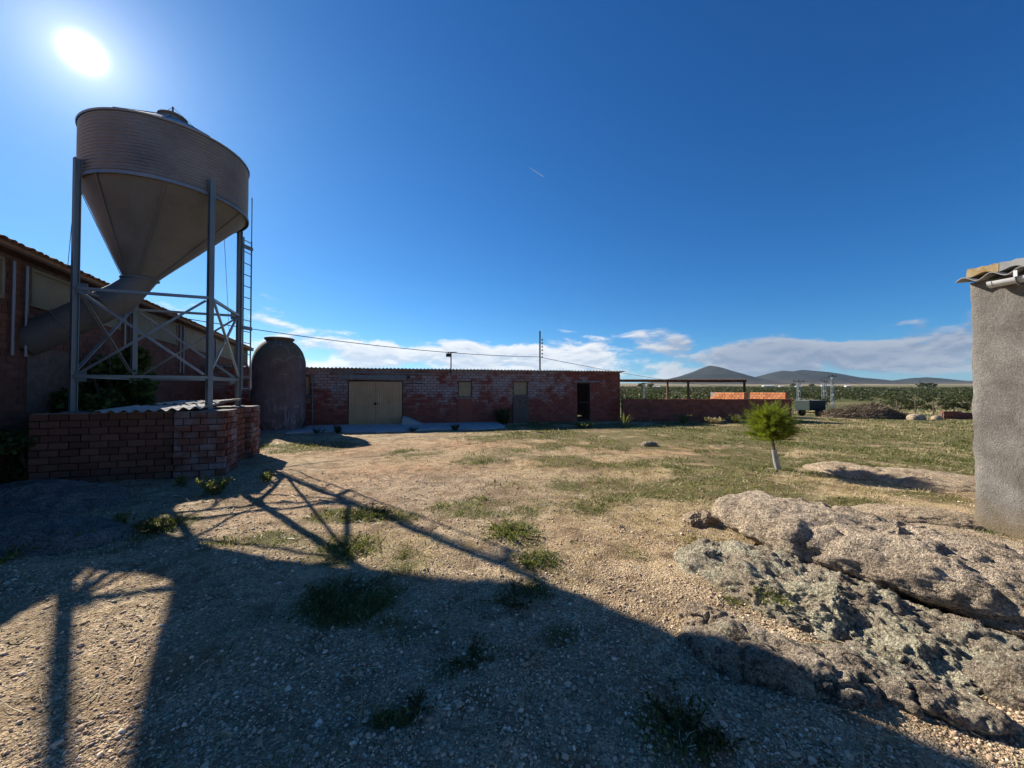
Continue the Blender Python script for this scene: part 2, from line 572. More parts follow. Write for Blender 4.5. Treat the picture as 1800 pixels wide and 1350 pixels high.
def m_leaf(name, stops, trans=0.35, rough=0.6):
    """leaves: colour varies from leaf to leaf, some light passes through"""
    m = bpy.data.materials.new(name)
    m.use_nodes = True
    t = NT(m.node_tree)
    b = t.n['Principled BSDF']
    b.inputs['Roughness'].default_value = rough
    b.inputs['Specular IOR Level'].default_value = 0.25
    g = t.node('ShaderNodeNewGeometry')
    c = t.ramp(g.outputs['Random Per Island'], stops)
    t.put(b.inputs['Base Color'], c)
    tr = t.node('ShaderNodeBsdfTranslucent')
    t.put(tr.inputs[0], t.mix(1.0, c, (1.15, 1.2, 0.5), 'MULTIPLY'))
    mx = t.node('ShaderNodeMixShader')
    mx.inputs[0].default_value = trans
    t.l.new(b.outputs[0], mx.inputs[1]); t.l.new(tr.outputs[0], mx.inputs[2])
    out = t.n['Material Output']
    t.l.new(mx.outputs[0], out.inputs['Surface'])
    return m


def m_brick(name, reds, wash=None, wash_col=(0.50, 0.47, 0.45), dirt=0.4, kb=0.6):
    """fired brick; wash = (scale, threshold) of old flaking lime wash"""
    m, t, b, g = mat_base(name, 0.9, 0, 0.15)
    P = g.outputs['Position']
    oi = t.node('ShaderNodeObjectInfo')
    r = t.math('FRACT', t.math('ADD', oi.outputs['Random'], g.outputs['Random Per Island']))
    reds = [tuple(x * kb for x in q) for q in reds]
    c = t.ramp(r, [(0.0, reds[0]), (0.5, reds[1]), (1.0, reds[2])])
    n = t.noise(P, 9.0, 7.0, 0.65)
    c = t.mix(t.math('MULTIPLY', t.ramp(n, [(0.35, 0.0), (0.7, 1.0)]), dirt), c, (0.11, 0.075, 0.06))
    if wash:
        z = t.sep(P)[2]
        w = t.noise(P, wash[0], 9.0, 0.68)
        lo = t.maprange(z, wash[2], wash[3], -0.28, 0.06)
        x = t.sep(P)[0]
        lo = t.math('ADD', lo, t.maprange(x, 1.0, 7.0, 0.0, -0.26))
        w = t.math('ADD', w, lo)
        w = t.math('ADD', w, t.math('MULTIPLY', t.math('SUBTRACT', r, 0.5), 0.12))
        f = t.ramp(w, [(wash[1] - 0.07, 0.0), (wash[1] + 0.12, 1.0)])
        wc = t.mix(t.noise(P, 22.0, 4.0), (0.16, 0.15, 0.15), wash_col)
        c = t.mix(t.math('MULTIPLY', f, 0.85), c, wc)
    t.put(b.inputs['Base Color'], c)
    bump(t, b, t.noise(P, 70.0, 5.0, 0.7), 0.5, 0.006)
    return m


def m_rock(name, lichen=1.0, tone=(1, 1, 1), dark=0.7):
    m, t, b, g = mat_base(name, 0.95, 0, 0.12)
    P = g.outputs['Position']
    n1 = t.noise(P, 3.0, 10.0, 0.66)
    n2 = t.noise(P, 22.0, 10.0, 0.75)
    n3_ = t.noise(P, 150.0, 4.0, 0.75)
    k = lambda c: tuple(a * q * 0.95 for a, q in zip(c, tone))
    c = t.mix(t.ramp(n1, [(0.36, 0.0), (0.62, 1.0)]), k((0.31, 0.255, 0.20)), k((0.52, 0.445, 0.355)))
    c = t.mix(t.math('MULTIPLY', t.ramp(n3_, [(0.44, 0.0), (0.58, 1.0)]), 0.6), c, k((0.13, 0.115, 0.10)))
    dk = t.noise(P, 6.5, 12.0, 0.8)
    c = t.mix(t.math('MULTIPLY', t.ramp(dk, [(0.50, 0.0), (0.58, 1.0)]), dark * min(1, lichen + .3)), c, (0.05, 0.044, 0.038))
    a = t.node('ShaderNodeAttribute', attribute_name='lichen')
    l1 = t.noise(P, 34.0, 10.0, 0.8)
    l0 = t.noise(P, 4.5, 5.0, 0.6)
    lf = t.math('ADD', t.math('MULTIPLY', l1, 0.75), t.math('MULTIPLY', l0, 0.5))
    lf = t.ramp(t.math('ADD', lf, t.math('MULTIPLY', a.outputs['Fac'], 0.10)), [(0.69, 0.0), (0.745, 1.0)])
    lc = t.mix(n3_, (0.42, 0.385, 0.26), (0.80, 0.73, 0.52))
    c = t.mix(t.math('MULTIPLY', lf, 0.9 * lichen), c, lc)
    o = t.noise(P, 9.0, 12.0, 0.75, 0.4)
    c = t.mix(t.math('MULTIPLY', t.ramp(o, [(0.66, 0.0), (0.70, 1.0)]), 0.8 * lichen), c, (0.30, 0.15, 0.03))
    gv = t.voro(P, 95.0, 'F1', 'Color'); gd = t.voro(P, 95.0)
    gn = t.noise(P, 48.0, 6.0, 0.8)
    tone_ = t.math('ADD', t.math('MULTIPLY', t.sep(gv)[0], 0.55), t.maprange(gn, 0.38, 0.62, 0.25, 1.30))
    c = t.vmath('SCALE', c, tone_)
    t.put(b.inputs['Base Color'], c)
    h = t.math('ADD', t.math('MULTIPLY', n2, 1.2), t.math('MULTIPLY', gn, 0.5))
    h = t.math('ADD', h, t.math('MULTIPLY', gd, -0.25))
    h = t.math('ADD', h, t.math('MULTIPLY', lf, 0.15 * lichen))
    bump(t, b, h, 1.0, 0.07)
    return m


def m_galv(name, c1, c2, rough=0.55, metallic=0.55):
    m, t, b, g = mat_base(name, rough, metallic, 0.4)
    P = g.outputs['Position']
    n = t.noise(P, 1.6, 6.0, 0.6)
    st = t.noise(t.vmath('MULTIPLY', P, (14, 14, 0.7)), 1.0, 4.0, 0.6)
    c = t.mix(t.ramp(n, [(0.3, 0.0), (0.7, 1.0)]), c1, c2)
    c = t.mix(t.math('MULTIPLY', t.ramp(st, [(0.5, 0.0), (0.75, 1.0)]), 0.35), c, (0.22, 0.19, 0.16))
    t.put(b.inputs['Base Color'], c)
    t.put(b.inputs['Roughness'], t.maprange(n, 0.3, 0.7, rough - 0.1, rough + 0.15))
    bump(t, b, t.noise(P, 40.0, 3.0), 0.15, 0.003)
    return m


def m_tank():
    m, t, b, g = mat_base('stained_tank_cement', 0.9, 0, 0.15)
    P = g.outputs['Position']
    z = t.sep(P)[2]
    n = t.noise(P, 2.2, 8.0, 0.65)
    st = t.noise(t.vmath('MULTIPLY', P, (7, 7, 0.55)), 1.0, 6.0, 0.65)
    c = t.mix(t.ramp(n, [(0.3, 0.0), (0.7, 1.0)]), (0.17, 0.11, 0.095), (0.30, 0.20, 0.175))
    c = t.mix(t.math('MULTIPLY', t.ramp(st, [(0.45, 0.0), (0.7, 1.0)]), 0.6), c, (0.13, 0.10, 0.075))
    pale = t.math('MULTIPLY', t.ramp(t.noise(t.vmath('MULTIPLY', P, (9, 9, 1.3)), 1.0, 8.0, 0.7), [(0.5, 0.0), (0.62, 1.0)]), t.maprange(z, 0.5, 2.0, 0.75, 0.0))
    c = t.mix(pale, c, (0.42, 0.36, 0.36))
    top = t.maprange(z, 2.7, 3.3, 0.0, 0.7, True)
    c = t.mix(top, c, (0.16, 0.135, 0.075))
    cr = t.voro(t.vmath('ADD', P, t.vmath('SCALE', t.noise(P, 2.0, 3.0, 0.5, 0.0, True), 0.8)), 0.8, 'DISTANCE_TO_EDGE')
    crack = t.math('MULTIPLY', t.math('LESS_THAN', cr, 0.008), t.math('GREATER_THAN', t.noise(P, 1.1, 2.0), 0.5))
    c = t.mix(t.math('MULTIPLY', crack, 0.5), c, (0.48, 0.42, 0.38))
    c = t.mix(1.0, c, (0.8, 0.75, 0.76), 'MULTIPLY')
    t.put(b.inputs['Base Color'], c)
    bump(t, b, t.math('ADD', n, t.math('MULTIPLY', t.noise(P, 30.0, 5.0, 0.7), 0.4)), 0.6, 0.02)
    return m


def m_render():
    m, t, b, g = mat_base('rough_cement_render', 0.95, 0, 0.12)
    P = g.outputs['Position']
    z = t.sep(P)[2]
    n = t.noise(P, 2.6, 9.0, 0.66, 0.2)
    n2 = t.noise(P, 85.0, 5.0, 0.75)
    c = t.mix(t.ramp(n, [(0.33, 0.0), (0.67, 1.0)]), (0.17, 0.152, 0.132), (0.36, 0.335, 0.30))
    c = t.mix(t.math('MULTIPLY', t.ramp(n2, [(0.42, 0.0), (0.56, 1.0)]), 0.55), c, (0.09, 0.08, 0.07))
    c = t.mix(t.maprange(t.math('ADD', z, t.math('MULTIPLY', n, 0.35)), 0.15, 0.6, 0.75, 0.0), c, (0.22, 0.16, 0.08))
    t.put(b.inputs['Base Color'], c)
    h = t.math('ADD', t.noise(P, 60.0, 8.0, 0.8), t.math('MULTIPLY', n, 1.5))
    bump(t, b, h, 1.0, 0.022)
    return m


def m_hill():
    m, t, b, g = mat_base('hill_scrub', 0.95, 0, 0.05)
    P = g.outputs['Position']
    n = t.noise(P, 0.004, 6.0, 0.6)
    z = t.sep(P)[2]
    c = t.mix(t.ramp(n, [(0.35, 0.0), (0.65, 1.0)]), (0.016, 0.019, 0.014), (0.034, 0.033, 0.026))
    low = t.maprange(t.math('ADD', z, t.math('MULTIPLY', n, 90.0)), 130, 215, 1.0, 0.0, True)
    c = t.mix(t.math('MULTIPLY', low, 0.6), c, (0.11, 0.085, 0.055))
    t.put(b.inputs['Base Color'], c)
    bump(t, b, t.noise(P, 0.03, 6.0, 0.65), 1.0, 14.0)
    return m


M = {}
M['ground'] = m_ground()
M['stones'] = m_stones()
M['grass'] = m_leaf('short_grass', [(0.0, (0.05, 0.07, 0.015)), (0.4, (0.095, 0.12, 0.03)), (0.75, (0.155, 0.165, 0.058)), (1.0, (0.27, 0.24, 0.11))])
M['dry'] = m_leaf('dry_grass_straw', [(0.0, (0.28, 0.22, 0.11)), (0.5, (0.40, 0.33, 0.18)), (1.0, (0.52, 0.45, 0.28))], 0.25)
M['weed'] = m_leaf('weed_leaf', [(0.0, (0.07, 0.09, 0.025)), (0.5, (0.14, 0.155, 0.05)), (1.0, (0.27, 0.25, 0.10))])
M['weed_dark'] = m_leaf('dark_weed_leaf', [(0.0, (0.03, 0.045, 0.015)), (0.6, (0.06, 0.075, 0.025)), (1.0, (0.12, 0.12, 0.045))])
M['vine'] = m_leaf('vine_leaf', [(0.0, (0.035, 0.06, 0.015)), (0.6, (0.06, 0.095, 0.025)), (1.0, (0.11, 0.15, 0.04))], 0.4)
M['pine'] = m_leaf('pine_needle', [(0.0, (0.09, 0.125, 0.012)), (0.5, (0.17, 0.21, 0.022)), (1.0, (0.28, 0.30, 0.05))], 0.45)
M['olive'] = m_leaf('orchard_leaf', [(0.0, (0.026, 0.036, 0.013)), (0.5, (0.05, 0.06, 0.022)), (1.0, (0.085, 0.09, 0.036))], 0.3)
M['bark'] = m_simple('grey_brown_bark', (0.10, 0.075, 0.055), (0.21, 0.17, 0.13), 14, 0.95)
M['brick'] = m_brick('red_block_brick', [(0.22, 0.085, 0.055), (0.30, 0.12, 0.075), (0.36, 0.165, 0.105)])
M['brick_pier'] = m_brick('pier_brick', [(0.22, 0.08, 0.055), (0.31, 0.115, 0.075), (0.38, 0.16, 0.11)], (2.6, 0.60, -2.0, -1.0), (0.34, 0.30, 0.27), 0.35)
M['brick_wash'] = m_brick('whitewashed_brick', [(0.30, 0.07, 0.05), (0.37, 0.095, 0.065), (0.43, 0.125, 0.085)], (1.3, 0.50, 0.2, 1.7), (0.56, 0.47, 0.44), kb=0.85)
M['brick_bare'] = m_brick('bare_wall_brick', [(0.26, 0.075, 0.05), (0.33, 0.10, 0.065), (0.40, 0.135, 0.085)], kb=0.85)
M['brick_shed'] = m_brick('shed_wall_brick', [(0.20, 0.085, 0.06), (0.26, 0.11, 0.075), (0.31, 0.14, 0.095)], kb=0.6)
M['brick_new'] = m_brick('bright_orange_brick', [(0.40, 0.14, 0.055), (0.50, 0.19, 0.08), (0.58, 0.25, 0.115)], None, dirt=0.2, kb=0.95)
M['mortar'] = m_simple('old_mortar', (0.22, 0.18, 0.155), (0.36, 0.31, 0.27), 8, 0.95, bdist=0.006)
M['mortar_dark'] = m_simple('dark_joint_mortar', (0.12, 0.085, 0.07), (0.21, 0.155, 0.125), 8, 0.95, bdist=0.006)
M['galv'] = m_galv('galvanised_silo_sheet', (0.165, 0.17, 0.19), (0.25, 0.255, 0.28), 0.42, 0.5)
M['hopper'] = m_galv('dusty_hopper_sheet', (0.12, 0.118, 0.112), (0.18, 0.175, 0.162), 0.6, 0.3)
M['steel'] = m_galv('painted_leg_steel', (0.125, 0.15, 0.16), (0.19, 0.22, 0.23), 0.5, 0.35)
M['bright_steel'] = m_galv('worn_brace_steel', (0.20, 0.215, 0.22), (0.30, 0.315, 0.32), 0.40, 0.55)
M['chute'] = m_galv('dull_chute_steel', (0.09, 0.09, 0.09), (0.14, 0.14, 0.138), 0.6, 0.3)
M['lid'] = m_simple('rusty_lid_metal', (0.24, 0.14, 0.09), (0.34, 0.25, 0.18), 9, 0.7)
M['tank'] = m_tank()
M['concrete'] = m_simple('pale_concrete', (0.40, 0.39, 0.37), (0.56, 0.55, 0.53), 2.5, 0.9)
M['lintel'] = m_simple('grey_lintel_concrete', (0.20, 0.20, 0.195), (0.31, 0.30, 0.29), 5, 0.9)
M['gate'] = m_simple('beige_gate_sheet', (0.62, 0.38, 0.19), (0.72, 0.46, 0.25), 2.0, 0.6, bmp=0.1)
M['board'] = m_simple('beige_window_board', (0.38, 0.27, 0.15), (0.52, 0.38, 0.23), 4.0, 0.85)
M['panel'] = m_simple('buff_shed_panel', (0.22, 0.18, 0.11), (0.30, 0.25, 0.165), 2.2, 0.85)
M['iron'] = m_simple('dark_iron', (0.025, 0.022, 0.02), (0.07, 0.055, 0.045), 20, 0.7, 0.3)
M['rusty'] = m_simple('rusty_brown_steel', (0.09, 0.045, 0.03), (0.17, 0.09, 0.06), 12, 0.85)
M['tile'] = m_simple('clay_roof_tile', (0.26, 0.14, 0.085), (0.40, 0.25, 0.16), 7, 0.9)
M['fibro'] = m_simple('fibre_cement_sheet', (0.30, 0.285, 0.26), (0.44, 0.42, 0.39), 6, 0.9)
M['fibro_light'] = m_simple('weathered_roof_sheet', (0.34, 0.32, 0.30), (0.52, 0.50, 0.47), 5, 0.85)
M['cap'] = m_simple('lichened_mortar_cap', (0.26, 0.16, 0.06), (0.42, 0.33, 0.19), 16, 0.95, bdist=0.01)
M['render'] = m_render()
M['pvc'] = m_simple('grey_white_plastic', (0.62, 0.62, 0.60), (0.74, 0.74, 0.72), 3, 0.45, bmp=0.05)
M['galv_strap'] = m_simple('zinc_strap', (0.25, 0.26, 0.27), (0.33, 0.34, 0.35), 12, 0.5, 0.6)
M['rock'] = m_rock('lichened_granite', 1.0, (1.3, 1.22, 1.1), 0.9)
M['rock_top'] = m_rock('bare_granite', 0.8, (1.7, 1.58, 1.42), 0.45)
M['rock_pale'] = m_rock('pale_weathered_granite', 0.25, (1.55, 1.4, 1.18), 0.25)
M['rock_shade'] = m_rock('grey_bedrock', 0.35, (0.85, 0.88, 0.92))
M['white'] = m_simple('white_wall_paint', (0.72, 0.71, 0.68), (0.82, 0.81, 0.79), 0.4, 0.8)
M['guard'] = m_simple('grey_white_tree_guard', (0.30, 0.30, 0.285), (0.44, 0.44, 0.42), 9, 0.6)
M['green_paint'] = m_simple('dark_green_paint', (0.008, 0.02, 0.016), (0.018, 0.036, 0.028), 5, 0.5)
M['rubber'] = m_simple('black_rubber', (0.015, 0.015, 0.015), (0.04, 0.04, 0.04), 20, 0.9)
M['cable'] = m_simple('black_cable', (0.03, 0.03, 0.03), (0.06, 0.06, 0.06), 20, 0.7)
M['heap'] = m_leaf('brown_pruned_twigs', [(0.0, (0.06, 0.045, 0.03)), (0.6, (0.15, 0.11, 0.075)), (1.0, (0.30, 0.235, 0.16))], 0.05, 0.9)
M['heap_soil'] = m_simple('brown_heap_soil', (0.07, 0.052, 0.038), (0.16, 0.12, 0.085), 6, 0.95, bmp=0.9, bdist=0.05)
M['hill'] = m_hill()


def m_trail():
    m = bpy.data.materials.new('ice_vapour')
    m.use_nodes = True
    t = NT(m.node_tree)
    b = t.n['Principled BSDF']
    b.inputs['Base Color'].default_value = (0.9, 0.92, 0.95, 1)
    b.inputs['Roughness'].default_value = 1.0
    b.inputs['Alpha'].default_value = 0.45
    return m


M['trail'] = m_trail()
# ---------------------------------------------------------------- ground and hills

def axis(lo, hi, fine_lo, fine_hi, step, grow):
    a = list(np.arange(fine_lo, fine_hi, step))
    s = step; x = fine_hi
    while x < hi:
        a.append(x); s *= 1 + grow; x += s
    a.append(hi)
    s = step; x = fine_lo - step
    b = []
    while x > lo:
        b.append(x); s *= 1 + grow; x -= s
    b.append(lo)
    return np.array(sorted(b) + a)


GRID = {}


def on_grid(x, y, *names):
    """values of the ground sheet (height, cover) at scattered points"""
    xs, ys = GRID['xs'], GRID['ys']
    i = np.clip(np.searchsorted(xs, x) - 1, 0, len(xs) - 2); j = np.clip(np.searchsorted(ys, y) - 1, 0, len(ys) - 2)
    a = (x - xs[i]) / (xs[i + 1] - xs[i]); b = (y - ys[j]) / (ys[j + 1] - ys[j])
    out = []
    for n in names:
        A = GRID[n]
        out.append((A[j, i] * (1 - a) + A[j, i + 1] * a) * (1 - b) + (A[j + 1, i] * (1 - a) + A[j + 1, i + 1] * a) * b)
    return out[0] if len(out) == 1 else out


def build_ground():
    xs = axis(-9000, 16000, -4.0, 4.6, 0.04, 0.035)
    ys = axis(-300, 14000, 1.3, 6.0, 0.035, 0.022)
    X, Y = np.meshgrid(xs, ys)
    Z = terrain(X, Y)
    nx, ny = len(xs), len(ys)
    v = np.stack([X, Y, Z], -1).reshape(-1, 3)
    i = (np.arange(ny - 1)[:, None] * nx + np.arange(nx - 1)[None]).ravel()
    f = np.stack([i, i + 1, i + nx + 1, i + nx], -1)
    me = mesh_from(v, f, 'ground')
    g, r, k, dr = cover(X, Y)
    far = np.clip((Y - 23) / 6, 0, 1) + np.clip((np.abs(X) - 45) / 20, 0, 1) + np.clip((-Y - 40) / 20, 0, 1)
    far = np.clip(far, 0, 1)
    for nm, ch in (('cover', (g, r, k)), ('cover2', (dr, far, far * 0))):
        at = me.attributes.new(nm, 'FLOAT_COLOR', 'POINT')
        at.data.foreach_set('color', np.stack([c.ravel() for c in ch] + [np.ones(X.size)], -1).astype(np.float32).ravel())
    o = obj('ground', me, M['ground'], smooth=True)
    GRID.update(xs=xs, ys=ys, Z=Z, g=g, r=r, k=k, d=dr)
    tag(o, kind='structure')


build_ground()


def build_hill(label, prof, D, depth):
    """prof: (x, z) of the skyline at distance D"""
    px = np.array([p[0] for p in prof], float); pz = np.array([p[1] for p in prof], float)
    xs = np.linspace(px[0], px[-1], 140)
    ys = np.linspace(D - depth, D + depth, 50)
    X, Y = np.meshgrid(xs, ys)
    base = terrain(X, Y) - 6
    q = (Y - D) / depth
    bell = np.clip(1 - np.abs(q) ** 1.35, 0, 1)
    prof_z = np.interp(X, px, pz)
    prof_z = (prof_z + np.interp(X - 25, px, pz) + np.interp(X + 25, px, pz)) / 3
    Z = base + 1.12 * np.clip(prof_z - 118, 0, None) * bell * (1 + .16 * fbm2(X, Y, .004, 4, 51) * (1 - bell * .7)) + 4 * fbm2(X, Y, .012, 3, 52) * bell
    n = len(xs)
    i = (np.arange(len(ys) - 1)[:, None] * n + np.arange(n - 1)[None]).ravel()
    f = np.stack([i, i + 1, i + n + 1, i + n], -1)
    o = obj('hill', (np.stack([X, Y, Z], -1).reshape(-1, 3), f), M['hill'], smooth=True)
    tag(o, label, kind='structure')


def sky_line(L, D):
    """skyline given as (x per metre of distance, rise per metre of distance)"""
    return [(a * D, 1.7 + b * D) for a, b in L]


build_hill('cone shaped dark hill behind the open canopy', sky_line([(.25, .018), (.36, .022), (.40, .0288), (.43, .036), (.466, .047), (.4956, .0555), (.513, .0655), (.535, .060), (.5621, .0492), (.607, .034), (.65, .023), (.72, .018)], 5500), 5500, 1100)
build_hill('broad double topped dark hill', sky_line([(.60, .018), (.636, .022), (.666, .0385), (.703, .0503), (.732, .0481), (.7544, .0518), (.80, .0488), (.843, .0385), (.888, .0325), (.93, .025), (.98, .018)], 6000), 6000, 1100)
build_hill('small rounded hill near the grey hut', sky_line([(.97, .018), (1.0, .021), (1.036, .0281), (1.0725, .0348), (1.1095, .0296), (1.14, .021), (1.17, .018)], 6200), 6200, 900)
build_hill('low brown slope at the right end of the plain', sky_line([(1.10, .018), (1.15, .024), (1.18, .0285), (1.33, .036), (1.6, .045), (1.9, .02)], 5200), 5200, 1000)

# ---------------------------------------------------------------- brick laying

def brick_mesh(l, h, t, ch=0.006):
    """one brick, front edges slightly chamfered; long axis x, front face at -y"""
    a, b, c = l / 2, t / 2, h / 2
    v = [(-a, b, -c), (a, b, -c), (a, b, c), (-a, b, c),
         (-a, -b + ch, -c), (a, -b + ch, -c), (a, -b + ch, c), (-a, -b + ch, c),
         (-a + ch, -b, -c + ch), (a - ch, -b, -c + ch), (a - ch, -b, c - ch), (-a + ch, -b, c - ch)]
    f = [(0, 1, 2, 3)[::-1], (0, 4, 5, 1)[::-1], (1, 5, 6, 2)[::-1], (2, 6, 7, 3)[::-1], (3, 7, 4, 0)[::-1],
         (4, 8, 9, 5)[::-1], (5, 9, 10, 6)[::-1], (6, 10, 11, 7)[::-1], (7, 11, 8, 4)[::-1], (8, 11, 10, 9)[::-1]]
    return mesh_from(np.array(v), f, 'brick')


def lay(u0, u1, z0, z1, ch, bl, holes=()):
    """bricks of a running bond as (centre u, centre z, length)"""
    out = []
    n = int(round((z1 - z0) / ch))
    for k in range(n):
        zc = z0 + (k + .5) * ch
        cuts = sorted([(a, b) for a, b, c, d in holes if c - ch * .3 < zc < d + ch * .3])
        iv = []; s = u0
        for a, b in cuts:
            if a > s: iv.append((s, a))
            s = max(s, b)
        if s < u1: iv.append((s, u1))
        off = (bl / 2 if k % 2 else 0) + random.uniform(-.02, .02)
        for a, b in iv:
            j = math.floor((a - off) / bl)
            while j * bl + off < b:
                p, q = max(a, j * bl + off), min(b, (j + 1) * bl + off)
                if q - p > .05:
                    out.append(((p + q) / 2, zc, q - p))
                j += 1
    return out


def wall_rects(u0, u1, z0, z1, holes):
    us = sorted({u0, u1, *[h[0] for h in holes], *[h[1] for h in holes]})
    us = [u for u in us if u0 <= u <= u1]
    out = []
    for a, b in zip(us[:-1], us[1:]):
        m = (a + b) / 2
        z = z0
        for h in sorted([h for h in holes if h[0] < m < h[1]], key=lambda h: h[2]):
            if h[2] > z: out.append((a, b, z, h[2]))
            z = max(z, h[3])
        if z < z1: out.append((a, b, z, z1))
    return out


BRICKS = {}


def face_bricks(root, P, U, N, bricks, mat, ch, bl, t=.11, joint=.012, proud=.006, singles=300, name='brick', jit=.006):
    """put bricks on a wall face: the nearest to the yard's centre as parts of their own, the rest as one stuff part"""
    P = np.array(P, float); U = np.array(U, float); N = np.array(N, float)
    key = (ch, bl, t, mat.name)
    if key not in BRICKS:
        BRICKS[key] = brick_mesh(bl - joint, ch - joint, t)
        BRICKS[key].materials.append(mat)
    me = BRICKS[key]
    base = root_loc(root)
    ang = atan2(U[1], U[0])
    pos = []
    for (u, z, l) in bricks:
        c = P + U * u + N * (proud - t / 2 + random.uniform(-jit, jit)); c = np.array((c[0], c[1], z))
        pos.append((np.hypot(c[0], c[1]), c, l))
    pos.sort(key=lambda q: q[0])
    for _, c, l in pos[:singles]:
        o = bpy.data.objects.new(name, me)
        COL.objects.link(o)
        o.parent = root
        o.location = c - base
        o.rotation_euler = (random.uniform(-.012, .012), random.uniform(-.014, .014), ang + random.uniform(-.012, .012))
        o.scale = ((l - joint) / (bl - joint) * random.uniform(.965, 1), 1, random.uniform(.94, 1.02))
    rest = pos[singles:]
    if rest:
        mb = MB()
        for _, c, l in rest:
            w = U * 1.0; e = random.uniform(-.006, .006)
            w = n3(U[0] - e * U[1], U[1] + e * U[0], 0)
            mb.obox(c, (l - joint, t, ch - joint), w, (-w[1], w[0], 0))
        o = obj(name + '_courses', mb, mat, root)
        o['kind'] = 'stuff'


# ---------------------------------------------------------------- brick plinth under the silo
PU = n3(.928, .372, 0); PV = np.array((-PU[1], PU[0], 0))
PO = np.array((-6.30, 8.0, 0.0))            # foot of the right front leg
PZ = 1.28


def pp(a, b, z=0.0):
    q = PO + PU * a + PV * b
    return np.array((q[0], q[1], z))


LEGS = {'rf': (0, 0), 'lf': (-2.09, 0), 'rb': (0, 2.09), 'lb': (-2.09, 2.09)}


def build_plinth():
    t = thing('brick_plinth', 'low red brick plinth with corner piers carrying the feed silo', 'plinth', pp(-1, 1, 0))
    core = MB()
    H = PZ - .012
    for (a0, a1, b0, b1, h) in ((-.34, .34, -.39, .35, H), (-.34, .34, 1.70, 2.42, H), (-2.41, -.34, -.30, -.14, H - .01), (-2.41, -1.8, -.3, .3, H - .02), (-2.41, -2.2, .3, 2.42, H - .01), (-2.41, -1.8, 1.75, 2.42, H - .02), (-2.2, -.3, 2.25, 2.42, H - .012), (.02, .2, .34, 1.71, H - .01)):
        c = pp((a0 + a1) / 2, (b0 + b1) / 2, (h - .25) / 2)
        core.obox(c, (a1 - a0, b1 - b0, h + .25), PU, PV)
    obj('core', core, M['mortar_dark'], t)
    ch, bl = .128, .27
    m = M['brick_pier']
    jobs = []
    z0 = -.128
    for b in (0, 2.09):      # piers: front, right, left and back faces
        jobs += [((-.42, b - .46), PU, -PV, lay(0, .84, z0, PZ, ch, bl), 140),
                 ((.42, b - .35), PV, PU, lay(0, .64, z0, PZ, ch, bl), 70),
                 ((-.42, b + .40), PU, PV, lay(0, .84, z0, PZ, ch, bl), 0)]
    jobs += [((-2.48, -.37), PU, -PV, lay(0, 2.05, z0, PZ, ch, bl), 120),
             ((-2.48, -.26), PV, -PU, lay(0, 2.75, z0, PZ, ch, bl), 0),
             ((.27, .41), PV, PU, lay(0, 1.21, z0, PZ, ch, bl), 60)]
    for (a, b), U, N, br, n in jobs:
        face_bricks(t, pp(a, b), U, N, br, m if n in (140, 70) else M['brick'], ch, bl, singles=n, proud=0)
    cap = MB()
    for b in (0, 2.09):
        cap.obox(pp(0, b - .03, PZ + .004), (.80, .82, .016), PU, PV)
    cap.obox(pp(-1.45, -.31, PZ + .002), (1.98, .12, .014), PU, PV)
    obj('mortar_top', cap, M['mortar'], t)
    # loose corrugated sheets lying on top
    labs = ['wide pale corrugated sheet lying on the silo plinth', 'dark corrugated sheet lying at the back of the silo plinth']
    for k, (a, b, lu, lw, z, rz, mm) in enumerate(((-1.55, -.50, 1.62, 1.5, .035, .03, 'fibro_light'), (-1.25, .85, 1.3, 1.2, .12, -.10, 'fibro'))):
        P = pp(a, b, PZ + z)
        U = n3(PU[0] - rz * PU[1], PU[1] + rz * PU[0], .035)
        W = n3(*(np.array((-U[1], U[0], 0)) + np.array((0, 0, .03))))
        N = np.cross(U, W)
        mb = MB().sheet(P, U, W, N, lu, lw, .177, .026, .008, sag=lambda p, q: -.02 * sin(pi * p))
        o = obj('corrugated_sheet', mb, M[mm], smooth=RAD(50), loc=P)
        tag(o, labs[k], 'roof sheet', 'loose sheets on the plinth')


build_plinth()

# ---------------------------------------------------------------- feed silo

